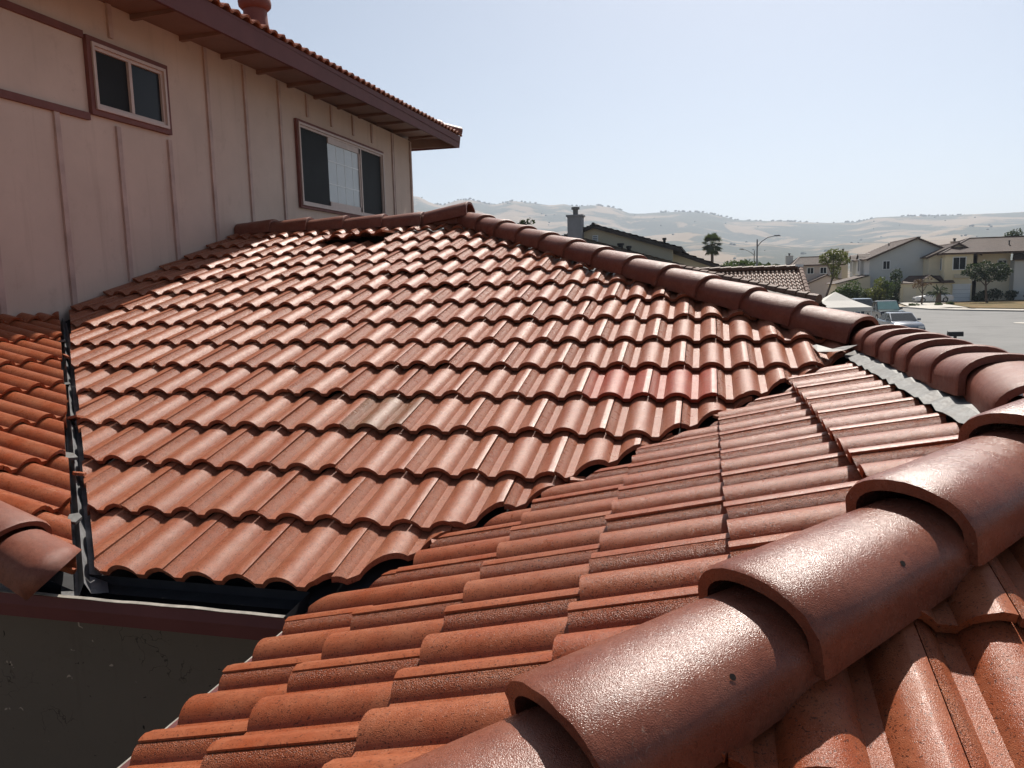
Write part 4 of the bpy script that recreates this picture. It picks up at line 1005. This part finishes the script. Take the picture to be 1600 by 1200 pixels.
# ------------------------------------------------------------------ street furniture
M['pole'] = plain('grey_steel_pole', (.17, .17, .17), .5, .1, 3)
def lamp(label, x, y, ht, arm, group):
    t = thing('street_lamp', label, 'street lamp', (x, y, G), group=group); p = MB()
    p.tube([(0, 0, 0), (0, 0, ht)], [.11, .075], 10); p.build('pole', M['pole'], t, 60)
    a = MB(); a.tube([(0, 0, ht-.75), (arm*.25, 0, ht-.25), (arm*.6, 0, ht+.15), (arm, 0, ht+.28)], [.05, .045, .04, .035], 8); ao = a.build('arm', M['pole'], t, 60)
    l = MB(); l.prism([(arm-.1, -.13, ht+.24), (arm+.6, -.16, ht+.24), (arm+.6, .16, ht+.24), (arm-.1, .13, ht+.24)], [(arm-.05, -.08, ht+.36), (arm+.5, -.08, ht+.37), (arm+.5, .08, ht+.37), (arm-.05, .08, ht+.36)]); l.build('lamp_head', M['pole'], t)
lamp('tall street lamp with a curved arm, between palm and houses', 5.05, 85, 7.95, 1.7, 'street lamps')
lamp('small distant street lamp, arm pointing left, beyond the tall one', 7.3, 130, 8.3, -2.2, 'street lamps')
t = thing('mailbox', 'dark mailbox on a post beside the road', 'mailbox', (10.17, 36, G)); p = MB(); p.box(-.05, .05, -.05, .05, 0, 1.34); p.build('post', M['black'], t)
p = MB(); n_ = 10; ringa = [(-.29, -.11, 1.34)]+[(-.29, -.11*math.cos(math.pi*i/n_), 1.46+.10*math.sin(math.pi*i/n_)) for i in range(n_+1)]+[(-.29, .11, 1.34)]
p.prism(ringa, [(.29, y, z) for _, y, z in ringa]); p.build('box', M['black'], t)
# canopy tent
M['canvas'] = plain('off_white_canvas', (.62, .59, .53), .8, .06, 2)
t = thing('canopy_tent', 'off white pop up canopy with a peaked roof behind the long hip', 'canopy', (7.05, 46, G)); c = MB()
hw = 1.5; 
for i in range(4):
    a0 = Vector([(-hw, -hw, 2.3), (hw, -hw, 2.3), (hw, hw, 2.3), (-hw, hw, 2.3)][i]); b0 = Vector([(-hw, -hw, 2.3), (hw, -hw, 2.3), (hw, hw, 2.3), (-hw, hw, 2.3)][(i+1) % 4]); ap = Vector((-.15, 0, 3.12))
    m1, m2 = a0.lerp(ap, .5)+Vector((0, 0, -.06)), b0.lerp(ap, .5)+Vector((0, 0, -.06)); md = a0.lerp(b0, .5)
    c.quad(a0, md+Vector((0,0,-.02)), b0, m2, m1); c.quad(m1, m2, ap); c.quad(a0+Vector((0,0,-.22)), b0+Vector((0,0,-.22)), b0, a0)
c.build('canvas_roof', M['canvas'], t)
for x, y in ((-1, -1), (1, -1), (1, 1), (-1, 1)):
    l = MB(); l.tube([(x*1.45, y*1.45, 0), (x*1.45, y*1.45, 2.25)], .025, 6); l.build('leg', M['w_white'], t)

# ------------------------------------------------------------------ cars
def paint(name, col, rough=.22, metal=.5):
    m = plain(name, col, rough, .05, 1.5, 0, 1, .5, metal); m.node_tree.nodes['Principled BSDF'].inputs['Coat Weight'].default_value = .8; m.node_tree.nodes['Principled BSDF'].inputs['Coat Roughness'].default_value = .05; return m
M['silver'] = paint('silver_car_paint', (.66, .66, .67), .25, .15); M['bluegrey'] = paint('blue_grey_car_paint', (.09, .11, .14), .2, .3); M['charcoal'] = paint('charcoal_car_paint', (.030, .027, .026), .2, .2); M['blue'] = paint('steel_blue_van_paint', (.08, .11, .15), .2, .3)
M['tyre'] = plain('black_tyre', (.018, .018, .018), .85, .1, 8); M['rim'] = plain('alloy_rim', (.45, .45, .46), .3, .05, 8, metal=.8)
M['carglass'] = glass('tinted_car_glass', (.012, .016, .018), .04); M['shade'] = plain('pale_green_sunshade', (.30, .46, .40), .35, .1, 3); M['lampglass'] = plain('head_lamp_lens', (.7, .7, .68), .1, .05); M['taillamp'] = plain('red_tail_lamp', (.30, .02, .02), .2, .05)
def car(label, loc, rotz, paintm, prof, roof, wb=(-1.35, 1.35), wr=.33, width=1.78, wind='carglass', name='car', cat='car', group='cars across the street'):
    """prof: side outline of the lower body [(x,z)...] front at +x, roof: glasshouse [(x,z)] base rear, top rear, top front, base front"""
    t = thing(name, label, cat, loc, rotz, group=group); hw = width/2; mb = MB()
    ys = [(-1, .82), (-.96, .95), (-.85, 1.0), (0, 1.02), (.85, 1.0), (.96, .95), (1, .82)]
    i0 = 0; n = len(prof); zb = min(z for _, z in prof); zt = max(z for _, z in prof); xm = sum(x for x, _ in prof)/n
    for (fy, sc) in ys:
        for (x, z) in prof: mb.v.append(Vector((xm+(x-xm)*(.97+.03*(sc if sc < 1 else 1)), fy*hw, zb+(z-zb)*sc)))
    for k in range(len(ys)-1):
        for j in range(n):
            j2 = (j+1) % n; mb.f.append((k*n+j, k*n+j2, (k+1)*n+j2, (k+1)*n+j)); mb.mi.append(0)
    mb.f.append(tuple(range(n))); mb.f.append(tuple((len(ys)-1)*n+j for j in reversed(range(n)))); mb.mi += [0, 0]
    (xa, za), (xb, zb_), (xc, zc), (xd, zd) = roof
    in_ = .17
    B4 = [Vector((xa, -hw*.93, za)), Vector((xd, -hw*.93, zd)), Vector((xd, hw*.93, zd)), Vector((xa, hw*.93, za))]
    T4 = [Vector((xb, -hw+in_, zb_)), Vector((xc, -hw+in_, zc)), Vector((xc, hw-in_, zc)), Vector((xb, hw-in_, zb_))]
    mb.prism(B4, T4)
    tp = [p+Vector((0, 0, .0)) for p in T4]; cr = [p.lerp((T4[0]+T4[2])/2, .22)+Vector((0, 0, .06)) for p in T4]
    mb.prism(tp, cr)
    body = mb.build('body', M[paintm], t, 35)
    def pane(a, b, c_, d, nm, mt, off=.012, e=.07):
        cen = (a+b+c_+d)/4; nn = (b-a).cross(d-a).normalized()
        if nn.dot(cen-Vector(((xa+xd)/2, 0, za))) < 0: nn = -nn
        pts = [p.lerp(cen, e)+nn*off for p in (a, b, c_, d)]; q2 = MB(); q2.prism([p-nn*.02 for p in pts], pts); return q2.build(nm, M[mt], t)
    pane(B4[1], B4[2], T4[2], T4[1], 'windscreen', wind); pane(B4[3], B4[0], T4[0], T4[3], 'rear_window', 'carglass')
    for (p, q_, r2, s) in ((B4[0], B4[1], T4[1], T4[0]), (B4[3], B4[2], T4[2], T4[3])):
        m1, m2 = p.lerp(q_, .52), s.lerp(r2, .5)
        pane(p, m1, m2, s, 'side_window', 'carglass', e=.09); pane(m1, q_, r2, m2, 'side_window', 'carglass', e=.09)
    for x in wb:
        for sg in (-1, 1):
            w_ = MB(); w_.tube([(x, sg*(hw-.20), wr), (x, sg*(hw+.01), wr)], wr, 18); wo = w_.build('wheel', M['tyre'], t, 40)
            r3 = MB(); r3.tube([(x, sg*(hw-.02), wr), (x, sg*(hw+.02), wr)], wr*.62, 12); r3.build('rim', M['rim'], wo)
    xf = max(x for x, _ in prof); xr_ = min(x for x, _ in prof); zf = [z for x, z in prof if x > xf-.3]; zl_ = (max(zf)+min(zf))/2+.05
    for sg in (-1, 1):
        l = MB(); l.box(xf-.16, xf+.005, sg*hw*.72-.17, sg*hw*.72+.17, zl_-.06, zl_+.07); l.build('headlight', M['lampglass'], t)
        l = MB(); l.box(xr_-.005, xr_+.12, sg*hw*.76-.14, sg*hw*.76+.14, zl_, zl_+.14); l.build('tail_light', M['taillamp'], t)
        l = MB(); l.box(xd-.42, xd-.22, sg*(hw+.10)-.08, sg*(hw+.10)+.08, zd-.0, zd+.13); l.build('mirror', M[paintm], t)
    gr = MB(); gr.box(xf-.05, xf+.008, -hw*.5, hw*.5, zl_-.16, zl_-.02); gr.build('grille', M['black'], t)
    return t
SED = [(-2.35, .28), (-2.38, .62), (-2.30, .95), (-1.75, 1.02), (-.6, .98), (.9, .96), (1.6, .88), (2.15, .76), (2.32, .58), (2.32, .30), (1.9, .22), (-1.9, .22)]
SRF = [(-1.78, 1.00), (-.85, 1.40), (.25, 1.42), (1.05, .95)]
SUV = [(-2.5, .42), (-2.52, .85), (-2.45, 1.12), (-1.0, 1.14), (.9, 1.12), (1.7, 1.08), (2.35, 1.0), (2.5, .78), (2.5, .42), (2.1, .36), (-2.1, .36)]
SUR = [(-.75, 1.12), (-.60, 1.74), (.50, 1.78), (1.10, 1.10)]
VAN = [(-2.4, .35), (-2.42, .8), (-2.38, 1.1), (0, 1.12), (1.5, 1.08), (2.2, .95), (2.35, .7), (2.35, .35), (2.0, .3), (-2.0, .3)]
VNR = [(-2.36, 1.1), (-2.1, 1.72), (.6, 1.76), (1.55, 1.06)]
car('silver saloon parked side on in the driveway', (29.5, 115, G+.12), R(180), 'silver', SED, SRF)
p_ = atY(1407, 512, 45)
car('blue grey saloon facing the viewer at the kerb, nearest of the cars', (12.55, 56.5, G), R(-86), 'bluegrey', SED, SRF)
car('charcoal pickup with a pale sunshade behind its windscreen', (14.6, 71, G), R(-86), 'charcoal', SUV, SUR, wr=.38, width=1.95, wind='shade', name='pickup_truck', cat='pickup')
car('steel blue van half hidden behind the charcoal pickup and canopy', (14.3, 79.5, G), R(-90), 'blue', VAN, VNR, wr=.34, width=1.85, name='van', cat='van')

# ------------------------------------------------------------------ haze
hz = MB(); hz.box(-7500, 7500, -60, 7500, G-1.5, 640)
m, nt, b = new_mat('haze_air'); nt.nodes.remove(b)
pvn = nt.nodes.new('ShaderNodeVolumePrincipled'); pvn.inputs['Color'].default_value = (.66, .76, .90, 1); pvn.inputs['Density'].default_value = .00014; pvn.inputs['Anisotropy'].default_value = .2
L(nt, pvn.outputs[0], nt.nodes['Material Output'].inputs['Volume'])

ho = hz.build('haze', m); ho['kind'] = 'stuff'; ho['label'] = 'thin pale haze in the air over the valley'; ho['category'] = 'haze'

#FAREND
# ------------------------------------------------------------------ light
SUN_EL, SUN_AZ = R(49), R(6)               # azimuth from +Y toward +X
sdir = Vector((math.sin(SUN_AZ)*math.cos(SUN_EL), math.cos(SUN_AZ)*math.cos(SUN_EL), math.sin(SUN_EL)))
sun = bpy.data.lights.new('sun', 'SUN'); sun.energy = 4.8; sun.angle = R(.5); sun.color = (1, .94, .86)
so_ = bpy.data.objects.new('sun', sun); COL.objects.link(so_)
so_.rotation_euler = (-sdir).to_track_quat('-Z', 'Y').to_euler(); so_.location = (0, 0, 60)
wd = bpy.data.worlds.new('World'); scene.world = wd; wd.use_nodes = True
nt = wd.node_tree; bg = nt.nodes['Background']
sky = nt.nodes.new('ShaderNodeTexSky'); sky.sky_type = 'NISHITA'; sky.sun_disc = False
sky.sun_elevation = SUN_EL; sky.sun_rotation = SUN_AZ; sky.altitude = 30; sky.air_density = .8; sky.dust_density = 1.6; sky.ozone_density = 1.3
hs = nt.nodes.new('ShaderNodeHueSaturation'); hs.inputs['Saturation'].default_value = .80; hs.inputs['Hue'].default_value = .494
nt.links.new(sky.outputs[0], hs.inputs['Color']); nt.links.new(hs.outputs[0], bg.inputs[0]); bg.inputs[1].default_value = .066

scene.view_settings.view_transform = 'Standard'; scene.view_settings.look = 'None'
scene.view_settings.exposure = .66; scene.view_settings.gamma = 1
scene.cycles.max_bounces = 6; scene.cycles.volume_bounces = 1; scene.cycles.use_denoising = True
